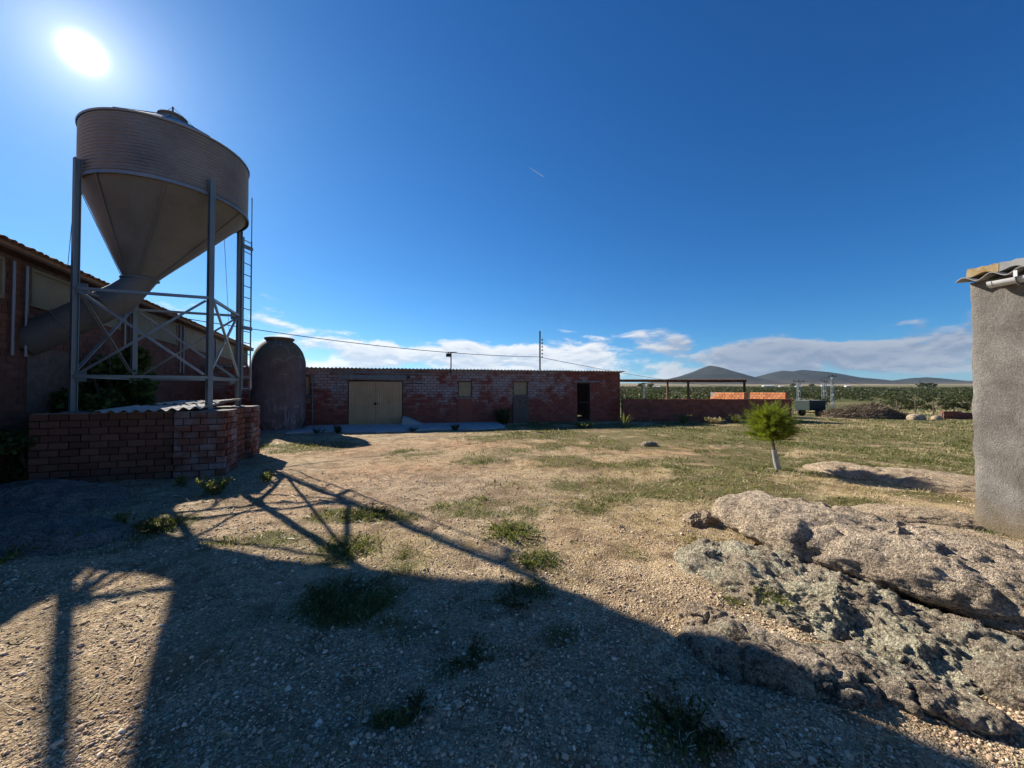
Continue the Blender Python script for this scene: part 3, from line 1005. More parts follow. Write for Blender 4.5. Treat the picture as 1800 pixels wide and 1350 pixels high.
def build_silo():
    cxy = (pp(*LEGS['lf']) + pp(*LEGS['rb'])) / 2
    SC = np.array((cxy[0], cxy[1], 0))
    t = thing('feed_silo', 'tall galvanised feed silo with hopper cone on four steel legs', 'silo', (SC[0], SC[1], PZ))
    R0, Zb, Zt = 1.41, 5.82, 7.02
    prof = []
    n = 18
    for k in range(n * 6 + 1):
        a = k / (n * 6)
        prof.append((R0 + .017 * sin(2 * pi * a * n), Zb + (Zt - Zb) * a))
    obj('barrel', MB().lathe(prof, SC, 96), M['galv'], t, smooth=True)
    # roof
    roof = MB().lathe([(R0 + .03, Zt - .03), (R0 + .04, Zt + .0), (.24, Zt + .72), (.22, Zt + .72)], SC, 72)
    obj('roof_cone', roof, M['galv'], t, smooth=RAD(35))
    ribs = MB()
    for k in range(12):
        a = k * pi / 6 + .1
        d = np.array((cos(a), sin(a), 0))
        ribs.bar(SC + d * (R0 + .02) + np.array((0, 0, Zt + .015)), SC + d * .3 + np.array((0, 0, Zt + .71)), .02, .02)
    obj('roof_ribs', ribs, M['galv'], t)
    hatch = MB().lathe([(.22, Zt + .66), (.22, Zt + .78), (.24, Zt + .78), (.24, Zt + .81)], SC, 32)
    obj('hatch_collar', hatch, M['galv'], t, smooth=RAD(35))
    lid = MB().lathe([(.265, Zt + .80), (.265, Zt + .83), (.19, Zt + .88), (.08, Zt + .91), (.001, Zt + .915)], SC, 32)
    lo = obj('hatch_lid', lid, M['lid'], t, smooth=RAD(35))
    pin = MB().tube([SC + np.array((0, 0, Zt + .92)), SC + np.array((0, 0, Zt + 1.08))], .016, 8)
    obj('lid_pin', pin, M['iron'], lo)
    for s in (-1, 1):
        e = SC + PU * (s * .62) + np.array((0, 0, Zt + .52))
        obj('lid_cord', MB().tube([SC + np.array((0, 0, Zt + 1.07)), e], .004, 5), M['cable'], lo)
    # off-centre hopper
    NS = n3(-.919, -.395, 0)
    OC = SC + NS * .52
    Zo = 4.13
    n = 96
    V = []; F = []
    rows = 14
    for k in range(rows + 1):
        a = k / rows
        c = SC * (1 - a) + OC * a
        r = (R0 - .012) * (1 - a) + .275 * a
        z = Zb + .01 + (Zo - Zb - .01) * a
        for j in range(n):
            th = 2 * pi * j / n
            V.append((c[0] + r * cos(th), c[1] + r * sin(th), z))
    for k in range(rows):
        for j in range(n):
            F.append((k * n + j, (k + 1) * n + j, (k + 1) * n + (j + 1) % n, k * n + (j + 1) % n))
    V = np.array(V)
    V[:, :2] += .006 * fbm(V * 2.2, 2, 61)[:, None]
    obj('hopper_cone', MB().add(V, F), M['hopper'], t, smooth=True)
    seam = MB()
    for th in (-2.42, -1.72, -.9, .2, 1.3, 2.4):
        d = np.array((cos(th), sin(th), 0))
        p = SC + d * R0 + np.array((0, 0, Zb + .0)); q = OC + d * .285 + np.array((0, 0, Zo))
        seam.bar(p, q, .035, .012, d)
    obj('hopper_seams', seam, M['hopper'], t)
    ring = MB().lathe([(R0 + .012, Zb - .03), (R0 + .03, Zb - .03), (R0 + .03, Zb + .03), (R0 + .012, Zb + .03)], SC, 96)
    obj('base_ring', ring, M['galv'], t, smooth=RAD(35))
    collar = MB().lathe([(.27, Zo - .02), (.325, Zo - .02), (.325, Zo + .0), (.27, Zo + .0)], OC, 40)
    obj('outlet_collar', collar, M['steel'], t)
    # chute to the shed
    A = np.array((OC[0], OC[1], Zo - .02)); B = np.array((-9.66, 7.60, 2.66))
    d = n3(*(B - A))
    side = n3(*np.cross(d, (0, 0, 1))); up = np.cross(side, d)
    V = []; F = []
    m = 36
    A2 = A - np.array((0, 0, .20))
    d = n3(*(B - A2)); side = n3(*np.cross(d, (0, 0, 1))); up = np.cross(side, d)
    stations = [0, .08, .16, .26, .36, .9, 1.3, np.linalg.norm(B - A2)]
    for k, s in enumerate(stations):
        w = min(1, s / .36)
        for j in range(m):
            th = 2 * pi * j / m
            hor = A + .285 * (cos(th) * side + sin(th) * np.cross(side, (0, 0, -1)))
            til = A2 + d * max(s, .36) + .305 * (cos(th) * side + sin(th) * up)
            V.append(hor * (1 - w) + til * w)
    for k in range(len(stations) - 1):
        for j in range(m):
            F.append((k * m + j, k * m + (j + 1) % m, (k + 1) * m + (j + 1) % m, (k + 1) * m + j))
    F.append(tuple(reversed([(len(stations) - 1) * m + j for j in range(m)])))
    obj('chute', MB().add(V, F), M['chute'], t, smooth=RAD(40))
    bands = MB()
    for s in (.62, 1.4):
        c = A2 + d * s
        pts = [c + .312 * (cos(2 * pi * j / 24) * side + sin(2 * pi * j / 24) * up) for j in range(25)]
        bands.tube(pts, .012, 6)
    obj('chute_bands', bands, M['chute'], t)
    # legs: I sections
    for nm, (a, b) in LEGS.items():
        top = 6.10
        da, db = (a + 1.045), (b - 1.045)
        rad = n3(*(PU * da + PV * db)); tan = np.array((-rad[1], rad[0], 0))
        c = pp(a, b, (PZ + top) / 2)
        mb = MB()
        L = top - PZ
        mb.obox(c + rad * .042, (.011, .095, L), rad, tan)
        mb.obox(c - rad * .042, (.011, .095, L), rad, tan)
        mb.obox(c, (.073, .011, L), rad, tan)
        lg = obj('leg', mb, M['steel'], t)
        fp = MB().obox(pp(a, b, PZ + .02), (.22, .22, .014), PU, PV)
        obj('foot_plate', fp, M['steel'], lg)
    # horizontal ring bars and crossed braces
    order = ['lf', 'rf', 'rb', 'lb']
    for k in range(4):
        p, q = LEGS[order[k]], LEGS[order[(k + 1) % 4]]
        P0, Q0 = pp(*p), pp(*q)
        nrm = n3(*np.cross(Q0 - P0, (0, 0, 1)))
        for z in (1.97, 3.63):
            obj('ring_bar', MB().bar(P0 + np.array((0, 0, z)), Q0 + np.array((0, 0, z)), .055, .055), M['bright_steel'], t)
        for s, (a, b) in enumerate(((P0, Q0), (Q0, P0))):
            o_ = nrm * (.035 if s else -.035)
            e = n3(*(b - a)) * .08
            mb = MB().bar(a + e + o_ + np.array((0, 0, 2.03)), b - e + o_ + np.array((0, 0, 3.57)), .045, .012)
            mb.bar(a + e + o_ + nrm * .02 + np.array((0, 0, 2.03)), b - e + o_ + nrm * .02 + np.array((0, 0, 3.57)), .01, .045)
            obj('brace', mb, M['bright_steel'], t)
        for z in (1.97, 3.63):
            g = P0 + n3(*(Q0 - P0)) * .1
            obj('gusset_plate', MB().obox(g + np.array((0, 0, z)), (.16, .01, .2), n3(*(Q0 - P0)), nrm), M['steel'], t)
    # ladder beside the rear right leg
    lp = pp(.07, 2.13)
    lad = None
    z0, z1 = 1.72, 5.72
    r1, r2 = pp(.075, 2.14), pp(.19, 2.40)
    out = n3(*(lp - SC))
    for r in (r1, r2):
        o = obj('ladder', MB().bar(r + np.array((0, 0, z0)), r + np.array((0, 0, z1)), .035, .018), M['steel'], t) if lad is None else obj('ladder_rail', MB().bar(r + np.array((0, 0, z0)), r + np.array((0, 0, z1)), .035, .018), M['steel'], lad)
        if lad is None: lad = o
    obj('hand_rail', MB().bar(r2 + np.array((0, 0, z1)), r2 + np.array((0, 0, 6.9)), .02, .015), M['steel'], lad)
    for k in range(14):
        z = z0 + .03 + k * .30
        obj('rung', MB().tube([r1 + np.array((0, 0, z)), r2 + np.array((0, 0, z))], .012, 6), M['bright_steel'], lad)
    for z in (3.35, 5.5):
        obj('bracket', MB().obox((pp(*LEGS['rb']) + r2) / 2 + np.array((0, 0, z)), (.42, .05, .09), n3(*(r2 - pp(*LEGS['rb']))), np.cross(n3(*(r2 - pp(*LEGS['rb']))), (0, 0, 1))), M['steel'], lad)
    # stay wires
    for k, (p, q) in enumerate(((pp(*LEGS['lf'], 6.0), (-10.35, 8.9, 4.4)), (pp(-.4, 2.3, 5.8), (-11.2, 15.2, 3.9)))):
        obj('stay_wire', MB().tube([p, q], .006, 5), M['cable'], t)


build_silo()

# ---------------------------------------------------------------- long shed on the left
SU = n3(-.395, .919, 0); SN = np.array((SU[1], -SU[0], 0))      # along the wall, out of the wall
S0 = np.array((-7.59, 3.0, 0.0))
SH = 4.28


def sp(u, n=0.0, z=0.0):
    q = S0 + SU * u + SN * n
    return np.array((q[0], q[1], z))


def build_shed():
    t = thing('long_shed', 'long brick shed with buff upper panels and clay tile eaves', 'shed', sp(8, 0, 0))
    L0, L1 = -1.5, 23.4
    wall = MB()
    wall.obox(sp((L0 + L1) / 2, -.16, SH / 2 - .15), (L1 - L0, .28, SH + .3), SU, SN)
    wall.obox(sp(L0 + .15, -4.2, SH / 2), (.28, 7.8, SH), SU, SN)
    wall.obox(sp(L1 - .15, -4.2, SH / 2), (.28, 7.8, SH), SU, SN)
    obj('wall', wall, M['mortar_dark'], t)
    br = lay(L0, L1, -.13, 4.16, .13, .28)
    pil = [4.65 + 3.93 * k for k in range(-1, 5)]
    zp0, zp1 = 3.40, 4.10
    hid = lambda u, z: z > zp0 - .02 and all(abs(u - c) > .32 for c in pil)
    br = [b for b in br if not hid(b[0], b[1])]
    vis = [b for b in br if b[0] > 1.5]
    face_bricks(t, sp(0, 0), SU, SN, br, M['brick_shed'], .13, .28, singles=300, proud=.0)
    # buff panels between the pilasters, framed
    for a, b in zip(pil[:-1], pil[1:]):
        u0, u1 = a + .36, b - .36
        pn = obj('panel', MB().obox(sp((u0 + u1) / 2, -.01, (zp0 + zp1) / 2), (u1 - u0, .04, zp1 - zp0), SU, SN), M['panel'], t)
        fr = MB()
        for z in (zp0, zp1):
            fr.obox(sp((u0 + u1) / 2, .012, z), (u1 - u0 + .06, .06, .06), SU, SN)
        for u in (u0, u1):
            fr.obox(sp(u, .014, (zp0 + zp1) / 2), (.06, .062, zp1 - zp0 - .062), SU, SN)
        obj('panel_frame', fr, M['panel'], pn)
    # twin vertical pipes at each pilaster
    for c in pil:
        for s in (-.16, .16):
            mb = MB().tube([sp(c + s, .06, 2.35), sp(c + s, .06, 4.12)], .026, 10)
            obj('pipe', mb, M['galv'], t, smooth=RAD(40))
    pat = MB().obox(sp(5.6, .011, 1.9), (1.3, .012, 1.3), SU, SN)
    obj('render_patch', pat, M['mortar_dark'], t)
    # roof slab, rafter board, tiles at the eaves
    rf = MB()
    th = RAD(17)
    e0 = sp((L0 + L1) / 2, .26, SH + .02)
    W = n3(*(-SN * cos(th) + np.array((0, 0, sin(th)))))
    N = np.cross(SU, W); N = N if N[2] > 0 else -N
    rf.obox(e0 + W * 4.3, (L1 - L0 + .4, 8.6, .06), SU, W, N)
    ro = obj('roof', rf, M['tile'], t)
    obj('eaves_board', MB().obox(sp((L0 + L1) / 2, .13, SH - .03), (L1 - L0 + .3, .24, .05), SU, SN), M['rusty'], ro)
    mb = MB()
    V = []; F = []
    n = 8; w, ln = .105, .42
    for k in range(2):
        for side in (0, 1):
            for j in range(n + 1):
                a = pi * j / n
                r = (w if k == 0 else w * .82) - side * .014
                V.append((r * cos(a), ln * k, .6 * r * sin(a)))
    m_ = n + 1
    for j in range(n):
        F.append((j, j + 1, 2 * m_ + j + 1, 2 * m_ + j))
        F.append((m_ + j, 3 * m_ + j, 3 * m_ + j + 1, m_ + j + 1))
        F.append((j, m_ + j, m_ + j + 1, j + 1))
    tm = mesh_from(np.array(V), F, 'tile')
    tm.materials.append(M['tile'])
    tm.polygons.foreach_set('use_smooth', np.ones(len(tm.polygons), bool)); tm.set_sharp_from_angle(angle=RAD(40))
    base = root_loc(t)
    for row in range(2):
        for k in range(int((L1 - L0) / .215)):
            u = L0 + .1 + k * .215
            if row == 1 and u > 17: continue
            p = e0 + SU * (u - (L0 + L1) / 2) + W * (row * .34 - .06 + random.uniform(-.03, .03)) + N * (.035 + row * .012)
            o = bpy.data.objects.new('tile', tm)
            COL.objects.link(o)
            o.parent = ro
            R3 = Matrix((SU, W, N)).transposed().to_4x4()
            R3.translation = Vector(p - base)
            o.matrix_local = R3 @ Matrix.Rotation(random.uniform(-.05, .05), 4, 'Z')


build_shed()

# ---------------------------------------------------------------- brick farm building at the back
BU = n3(15.66, 3.6, 0); BV = np.array((-BU[1], BU[0], 0))
B0 = np.array((-9.59, 18.0, 0.0))
BH = 2.72


def bp(u, v=0.0, z=0.0):
    q = B0 + BU * u + BV * v
    return np.array((q[0], q[1], z))


GATE = (1.79, 4.31, .04, 2.2)
WINS = [(-.55, .13, 1.46, 2.38), (7.02, 7.74, 1.35, 2.16), (9.9, 10.7, 1.43, 2.18)]
DOOR = (13.5, 14.25, .03, 2.12)


def build_farm_building():
    t = thing('farm_building', 'long low brick farm building with flaking whitewash and metal gate', 'building', bp(8, 2, 0))
    L0, L1 = -4.0, 16.07
    holes = [GATE, DOOR] + WINS
    wall = MB()
    for a, b, c, d in wall_rects(L0, L1, -.3, BH, holes):
        wall.obox(bp((a + b) / 2, .14, (c + d) / 2), (b - a, .22, d - c), BU, BV)
    wall.obox(bp((L0 + L1) / 2, 5.3, BH / 2 - .1), (L1 - L0, .25, BH - .2), BU, BV)
    wall.obox(bp(L1 - .13, 2.7, BH / 2 - .05), (.25, 4.9, BH - .1), BU, BV)
    wall.obox(bp(L0 + .13, 2.7, BH / 2 - .05), (.25, 4.9, BH - .1), BU, BV)
    obj('wall', wall, M['mortar_dark'], t)
    br = lay(L0, L1, -.136, BH - .03, .136, .29, holes)
    face_bricks(t, bp(0, 0), BU, -BV, br, M['brick_wash'], .136, .29, singles=300, proud=.0, jit=.006, joint=.022)
    br = lay(.0, 5.2, -.136, BH - .1, .136, .27)
    face_bricks(t, bp(L1 + .01, .02), BV, BU, br, M['brick_bare'], .136, .27, singles=0, name='side_brick')
    # roof: separate corrugated sheets falling to the back
    th = RAD(-3.5)
    W = n3(*(BV * cos(th) + np.array((0, 0, sin(th)))))
    N = np.cross(BU, W)
    k = 0; u = L0 - .05
    while u < L1 + .1:
        w = min(1.1, L1 + .22 - u)
        P = bp(u, -.2 + random.uniform(-.03, .02), BH + .045 + (k % 2) * .006)
        mat = M['tile'] if u > 13.0 else M['fibro']
        obj('roof_sheet', MB().sheet(P, BU, W, N, w + .06, 5.7, .177, .026, .008, phase=.0 + random.uniform(-.04, .04)), mat, t, smooth=RAD(50))
        u += 1.06; k += 1
    beam = MB().obox(bp((L0 + L1) / 2, -.07, BH - .0), (L1 - L0, .10, .045), BU, BV)
    obj('wall_plate', beam, M['lintel'], t)
    ptube = MB().tube([bp(1.0, -.06, 2.56), bp(5.6, -.06, 2.53)], .045, 10)
    obj('gutter_pipe', ptube, M['lintel'], t, smooth=RAD(40))
    obj('lintel', MB().obox(bp(2.98, -.02, 2.335), (3.05, .12, .21), BU, BV), M['lintel'], t)
    # gate
    g = MB()
    gt = None
    for s in (0, 1):
        a0 = GATE[0] + .03 + s * 1.235
        mb = MB().sheet(bp(a0, .05, .07), BU, (0, 0, 1), -BV, 1.225, 2.06, .085, .009, .006, trap=True, per=10)
        lf = obj('gate_leaf', mb, M['gate'], t)
        fr = MB()
        for z in (.09, 2.1):
            fr.obox(bp(a0 + .61, .08, z), (1.22, .03, .05), BU, BV)
        for q in (.03, 1.19):
            fr.obox(bp(a0 + q, .082, 1.1), (.05, .03, 1.95), BU, BV)
        obj('leaf_frame', fr, M['gate'], lf)
        if s == 0:
            lk = MB().obox(bp(a0 + 1.2, .02, 1.05), (.10, .06, .12), BU, BV)
            lk.obox(bp(a0 + 1.26, .0, 1.06), (.2, .03, .03), BU, BV)
            obj('lock', lk, M['iron'], lf)
        else:
            obj('handle', MB().obox(bp(a0 + .62, .02, 1.12), (.02, .04, .14), BU, BV), M['iron'], lf)
    # boarded windows
    for a, b, c, d in WINS:
        w = obj('window', MB().obox(bp((a + b) / 2, .10, (c + d) / 2), (b - a, .03, d - c), BU, BV), M['board'], t)
        fr = MB()
        for z in (c + .02, d - .02):
            fr.obox(bp((a + b) / 2, .06, z), (b - a, .06, .04), BU, BV)
        for q in (a + .02, b - .02):
            fr.obox(bp(q, .061, (c + d) / 2), (.04, .058, d - c - .08), BU, BV)
        obj('window_frame', fr, M['rusty'], w)
        obj('sill', MB().obox(bp((a + b) / 2, -.0, c - .03), (b - a + .14, .12, .05), BU, BV), M['lintel'], w)
    # barred door
    a, b, c, d = DOOR
    dr = obj('barred_door', MB().obox(bp((a + b) / 2, .07, d - .03), (b - a, .04, .05), BU, BV).obox(bp((a + b) / 2, .07, c + .08), (b - a, .04, .05), BU, BV).obox(bp((a + b) / 2, .07, 1.05), (b - a, .04, .05), BU, BV), M['rusty'], t)
    for k in range(8):
        u = a + .03 + k * (b - a - .06) / 7
        obj('bar', MB().tube([bp(u, .07, c + .08), bp(u, .07, d - .04)], .012, 6), M['rusty'], dr)
    obj('door_lintel', MB().obox(bp((a + b) / 2 + .15, -.02, d + .06), (b - a + .75, .11, .09), BU, BV), M['lintel'], t)
    # shallow buttresses, pipes and the bracket lamp
    for a, b, z in ((9.88, 10.72, 1.40),):
        obj('buttress', MB().obox(bp((a + b) / 2, -.035, z / 2 - .1), (b - a, .07, z + .2), BU, BV), M['mortar_dark'], t)
    obj('downpipe', MB().tube([bp(.24, -.06, .15), bp(.24, -.06, 2.4)], .03, 10), M['lintel'], t, smooth=RAD(40))
    obj('infill', MB().obox(bp(7.38, -.012, .66), (.72, .03, 1.36), BU, BV), M['brick_bare'], t)
    obj('rail', MB().bar(bp(4.5, -.05, 2.06), bp(5.3, -.05, 2.05), .03), M['iron'], t)
    lampr = MB().tube([bp(4.52, -.06, 2.25), bp(4.52, -.12, 2.36), bp(4.6, -.16, 2.4)], .012, 6)
    lamp = obj('wall_lamp', lampr.lathe([(.07, -.1), (.05, -.02), (.02, .0)], bp(4.6, -.16, 2.39), 14), M['iron'], t)


build_farm_building()


def build_apron():
    mb = MB()
    n = 26
    top = []; bot = []
    V = []
    for k in range(n + 1):
        u = .1 + 8.9 * k / n
        f = -3.1 + .12 * math.sin(k * 1.7) + .25 * math.sin(k * .45) + (k > 22) * .12 * (k - 22) ** 1.4
        V += [bp(u, f, .055), bp(u, -.02, .075), bp(u, f - .03, -.1)]
    F = []
    for k in range(n):
        a = 3 * k
        F += [(a, a + 3, a + 4, a + 1), (a + 2, a + 5, a + 3, a)]
    mb.add(V, F)
    o = obj('concrete_apron', mb, M['concrete'])
    tag(o, kind='structure')
    # little cement ramp beside the gate
    V = [bp(4.32, -.9, .06), bp(5.35, -.9, .06), bp(4.36, -.9, .42), bp(4.32, -.08, .06), bp(5.35, -.08, .06), bp(4.36, -.08, .46), bp(4.6, -.9, .36), bp(4.6, -.08, .38)]
    F = [(0, 1, 6, 2), (3, 5, 7, 4), (0, 2, 5, 3), (2, 6, 7, 5), (6, 1, 4, 7), (0, 3, 4, 1)]
    o = obj('cement_ramp', MB().add(V, F), M['concrete'], loc=bp(4.6, -.5, 0))
    tag(o, 'small pale cement ramp right of the beige metal gate', 'ramp')


build_apron()

# ---------------------------------------------------------------- low wall, pens, canopy
W0 = np.array((6.0, 20.9, 0)); WU = n3(9.1, -.1, 0); WV = np.array((-WU[1], WU[0], 0)); WL = 9.12; WH = 1.2


def wp(u, v=0.0, z=0.0):
    q = W0 + WU * u + WV * v
    return np.array((q[0], q[1], z))


def build_low_wall():
    t = thing('brick_wall', 'low bare red brick yard wall right of the building', 'wall', wp(4.5, 0, 0))
    wall = MB().obox(wp(WL / 2, .14, WH / 2 - .2), (WL, .24, WH + .35), WU, WV)
    obj('core', wall, M['mortar_dark'], t)
    face_bricks(t, wp(0, 0), WU, -WV, lay(0, WL, -.26, WH, .1325, .27), M['brick_bare'], .1325, .27, singles=300, proud=0)
    cp = MB()
    for k in range(34):
        cp.obox(wp(.135 + k * .2682, .13, WH + .005 + random.uniform(-.008, .01)), (.255, .27, .05), WU, WV)
    obj('coping', cp, M['brick_bare'], t)['kind'] = 'stuff'
    for nm, lab, u0, n, s in (('pen_wall', 'bright orange brick pen wall under the end of the canopy', 6.75, 2.5, 0), ('pen_wall', 'bright orange brick pen wall at the right end of the yard wall', 9.0, 2.3, 1)):
        d = n3(-.25, 1, 0); nd = np.array((-d[1], d[0], 0))       # runs away from us, lit face looks left
        P = wp(u0, .32)
        e = thing(nm, lab, 'wall', P, 'pen walls behind the yard wall')
        h = 1.58
        obj('core', MB().obox(P + d * n / 2 + np.array((0, 0, h / 2 - .15)) - nd * .09, (n, .14, h + .3), d, nd), M['mortar'], e)
        br = lay(0, n, .26, h, .132, .25)
        br = [b for b in br if not (b[0] > n - .45 and b[1] > h - .15 and s == 0) and not (b[0] > n - .22 and b[1] > h - .28 and s == 0)]
        face_bricks(e, P, -d, nd, [(-b[0], b[1], b[2]) for b in br], M['brick_new'], .132, .25, singles=140, proud=0.01, t=.1)
        # near end face
        face_bricks(e, P - d * .005 - nd * .17, nd, -d, lay(0, .19, .26, h, .132, .25), M['brick_new'], .132, .25, singles=20, t=.1)
        if s == 1:
            Q = P + d * (n + .25)
            face_bricks(e, Q, -d, nd, [(-b[0], b[1], b[2]) for b in lay(0, .3, .26, h, .132, .25)], M['brick_new'], .132, .25, singles=20, proud=0.01, t=.1)
            obj('pier_core', MB().obox(Q + d * .15 + np.array((0, 0, h / 2)) - nd * .13, (.28, .1, h - .02), d, nd), M['mortar'], e)


build_low_wall()


def build_canopy():
    t = thing('open_canopy', 'flat rusty canopy roof on thin posts behind the yard wall', 'canopy', wp(5, 6.5, 0))
    Z = 2.43
    roof = MB().sheet(wp(1.25, 5.0, Z), WU, n3(*(WV + np.array((0, 0, .015)))), (0, 0, 1), 8.45, 2.6, .177, .02, .008)
    obj('roof_sheet', roof, M['rusty'], t)
    obj('front_beam', MB().bar(wp(1.2, 5.15, Z - .09), wp(9.75, 5.15, Z - .13), .08, .12), M['rusty'], t)
    obj('rear_beam', MB().bar(wp(1.2, 7.3, Z - .06), wp(9.75, 7.3, Z - .10), .08, .10), M['rusty'], t)
    for k in range(10):
        u = 1.4 + k * .92
        obj('rafter', MB().bar(wp(u, 4.85, Z - .045), wp(u, 7.7, Z - .02), .05, .05), M['rusty'], t)
    for u, v in ((5.85, 5.15), (9.62, 5.15), (5.3, 7.3)):
        b = wp(u, v, 0)
        obj('post', MB().bar(wp(u, v, float(terrain(b[0], b[1])) - .2), wp(u, v, Z - .12), .11), M['rusty'], t)


build_canopy()

# ---------------------------------------------------------------- rendered hut on the right
HU = n3(.2496, -.968, 0); HN = n3(-.968, -.2496, 0)
H0 = np.array((5.72, 4.8, 0.0))


def hp(u, n=0.0, z=0.0):
    q = H0 + HU * u + HN * n
    return np.array((q[0], q[1], z))


def build_hut():
    t = thing('rendered_hut', 'grey rough rendered hut with corrugated eaves and plastic gutter', 'hut', hp(2, -2, 0))
    # wall face as a fine, slightly uneven sheet with thickness behind it
    L, Hh = 6.5, 3.04
    mb = MB()
    nu, nz = 130, 62
    us = np.linspace(0, L, nu); zs = np.linspace(-.35, Hh, nz)
    Ug, Zg = np.meshgrid(us, zs)
    Pw = H0 + Ug[..., None] * HU + np.stack([0 * Zg, 0 * Zg, Zg], -1)
    dis = .018 * fbm(Pw * 1.4, 3, 71) + .006 * fbm(Pw * 7, 3, 72)
    edge = np.clip(Ug / .05, 0, 1)
    Pw = Pw + HU * ((1 - edge) * (.012 + .014 * fbm(np.stack([0 * Zg, 0 * Zg, Zg * 6], -1), 3, 73)))[..., None]
    Pw = Pw + HN * ((dis - .02 * (1 - edge))[..., None])
    i = (np.arange(nz - 1)[:, None] * nu + np.arange(nu - 1)[None]).ravel()
    F = np.stack([i, i + nu, i + nu + 1, i + 1], -1)
    mb.add(Pw.reshape(-1, 3), F)
    mb.obox(hp(L / 2 + .03, -.2, Hh / 2 - .18), (L - .06, .34, Hh + .3), HU, HN)
    mb.obox(hp(.19, -2.2, Hh / 2 - .18), (.32, 4.0, Hh + .3), HU, HN)
    obj('wall', mb, M['render'], t, smooth=RAD(45))
    th = RAD(7)
    W = n3(*(-HN * cos(th) + np.array((0, 0, sin(th)))))
    N = np.cross(HU, W); N = N if N[2] > 0 else -N
    u = -.035
    k = 0
    while u < L:
        P = hp(u, .17, Hh + .02 + (k % 2) * .007)
        obj('roof_sheet', MB().sheet(P, HU, W, N, 1.12, 4.4, .235, .032, .009, phase=-.05), M['fibro'], t, smooth=RAD(50))
        u += 1.06; k += 1
    # mortar cap along the verge, in pieces
    u = .03; k = 0
    for ln in (.27, .34, .3, .36):
        c = hp(u + ln / 2, .02, Hh + .115)
        mb = MB()
        V = []
        nseg = 8
        for j in range(nseg + 1):
            a = u + ln * j / nseg
            wv = .018 * sin(2 * pi * (a + .11) / .235)
            for q, z in ((.10, Hh + .068 + wv), (.085, Hh + .155 + .008 * math.sin(j * 2.1 + k)), (-.25, Hh + .185), (-.25, Hh + .09 + wv)):
                V.append(hp(a, q, z))
        F = []
        for j in range(nseg):
            for q in range(4):
                F.append((4 * j + q, 4 * j + (q + 1) % 4, 4 * j + 4 + (q + 1) % 4, 4 * j + 4 + q))
        F += [(3, 2, 1, 0), tuple(4 * nseg + q for q in range(4))]
        obj('ridge_cap', mb.add(V, F), M['cap'] if k == 0 else M['lintel'], t, smooth=RAD(40))
        u += ln + .006; k += 1
    # half-round gutter
    g = MB()
    V = []; F = []
    n = 14
    rr = .062
    st = [.25, 1.2, 2.6, 4.0, 6.0]
    for k, s in enumerate(st):
        c = hp(s, .115, Hh - .06 - .004 * s)
        for sd in (0, 1):
            for j in range(n + 1):
                a = pi * j / n
                r = rr - .004 * sd
                V.append(c + HN * (r * cos(a)) + np.array((0, 0, -r * sin(a) * 1.05)))
    m_ = 2 * (n + 1)
    for k in range(len(st) - 1):
        for j in range(n):
            a = k * m_ + j
            F.append((a, a + 1, a + m_ + 1, a + m_))
            a += n + 1
            F.append((a, a + m_, a + m_ + 1, a + 1))
        a = k * m_
        F.append((a, a + m_, a + m_ + n + 1, a + n + 1))
        a = k * m_ + n
        F.append((a, a + n + 1, a + n + 1 + m_, a + m_))
    c0 = len(V)
    F.append(tuple(range(0, n + 1)))
    F = [f for f in F]
    gt = obj('gutter', MB().add(V, F), M['pvc'], t, smooth=RAD(40))
    c = hp(.245, .115, Hh - .06)
    cap = MB().add([c + HN * (.066 * cos(pi * j / n)) + HU * q + np.array((0, 0, -.069 * sin(pi * j / n))) for q in (-.008, .03) for j in range(n + 1)],
                   [tuple(range(n + 1)), tuple(range(2 * n + 1, n, -1))] + [(j, n + 1 + j, n + 2 + j, j + 1) for j in range(n)])
    obj('gutter_end', cap, M['pvc'], gt, smooth=RAD(40))
    for s in (.47, 1.3, 2.1):
        mb = MB()
        cc = hp(s, .115, Hh - .062)
        pts = [cc + HN * (.074 * cos(pi * j / 10)) + np.array((0, 0, -.078 * sin(pi * j / 10))) for j in range(11)]
        for p, q in zip(pts[:-1], pts[1:]):
            mb.bar(p, q, .035, .006, HU)
        mb.bar(pts[0], pts[0] + np.array((0, 0, .07)), .035, .006)
        obj('bracket', mb, M['galv_strap'], gt)


build_hut()

# ---------------------------------------------------------------- cement tank

def build_tank():
    c = np.array((-9.87, 16.3, 0.0))
    t = thing('cement_tank', 'tall stained jar shaped cement tank left of the gate', 'tank', c)
    R = 1.0
    prof = [(.80, -.1), (.82, .0), (.88, .12), (.95, .32), (.99, .5), (1.0, .8), (1.0, 1.0), (1.003, 1.45), (1.003, 1.48), (1.0, 1.5), (1.0, 2.2), (1.0, 2.75), (.985, 2.95), (.95, 3.12), (.88, 3.32), (.78, 3.5), (.66, 3.65), (.56, 3.73), (.50, 3.76), (.49, 3.79), (.54, 3.83), (.56, 3.86), (.56, 3.90), (.52, 3.92), (.46, 3.90), (.44, 3.75), (.43, 3.4)]

    def wob(V):
        d = V - c
        n = fbm(V * 1.3, 3, 81) * .014 + fbm(V * 6, 2, 82) * .004
        rr = np.hypot(d[:, 0], d[:, 1])[:, None]
        V[:, :2] += d[:, :2] / np.maximum(rr, .01) * n[:, None]
        return V
    P2 = []
    for (a, b) in zip(prof[:-1], prof[1:]):
        P2 += [a, ((a[0] + b[0]) / 2, (a[1] + b[1]) / 2)]
    P2.append(prof[-1])
    body = MB().lathe(P2[:37], c, 72, wob=wob)
    obj('body', body, M['tank'], t, smooth=True)
    rim = MB().lathe(P2[36:], c, 72, wob=wob)
    obj('rim', rim, M['tank'], t, smooth=RAD(50))
    obj('plinth_ring', MB().lathe([(1.15, -.15), (1.13, .05), (1.0, .09), (.8, .09)], c, 40), M['lintel'], t, smooth=RAD(30))


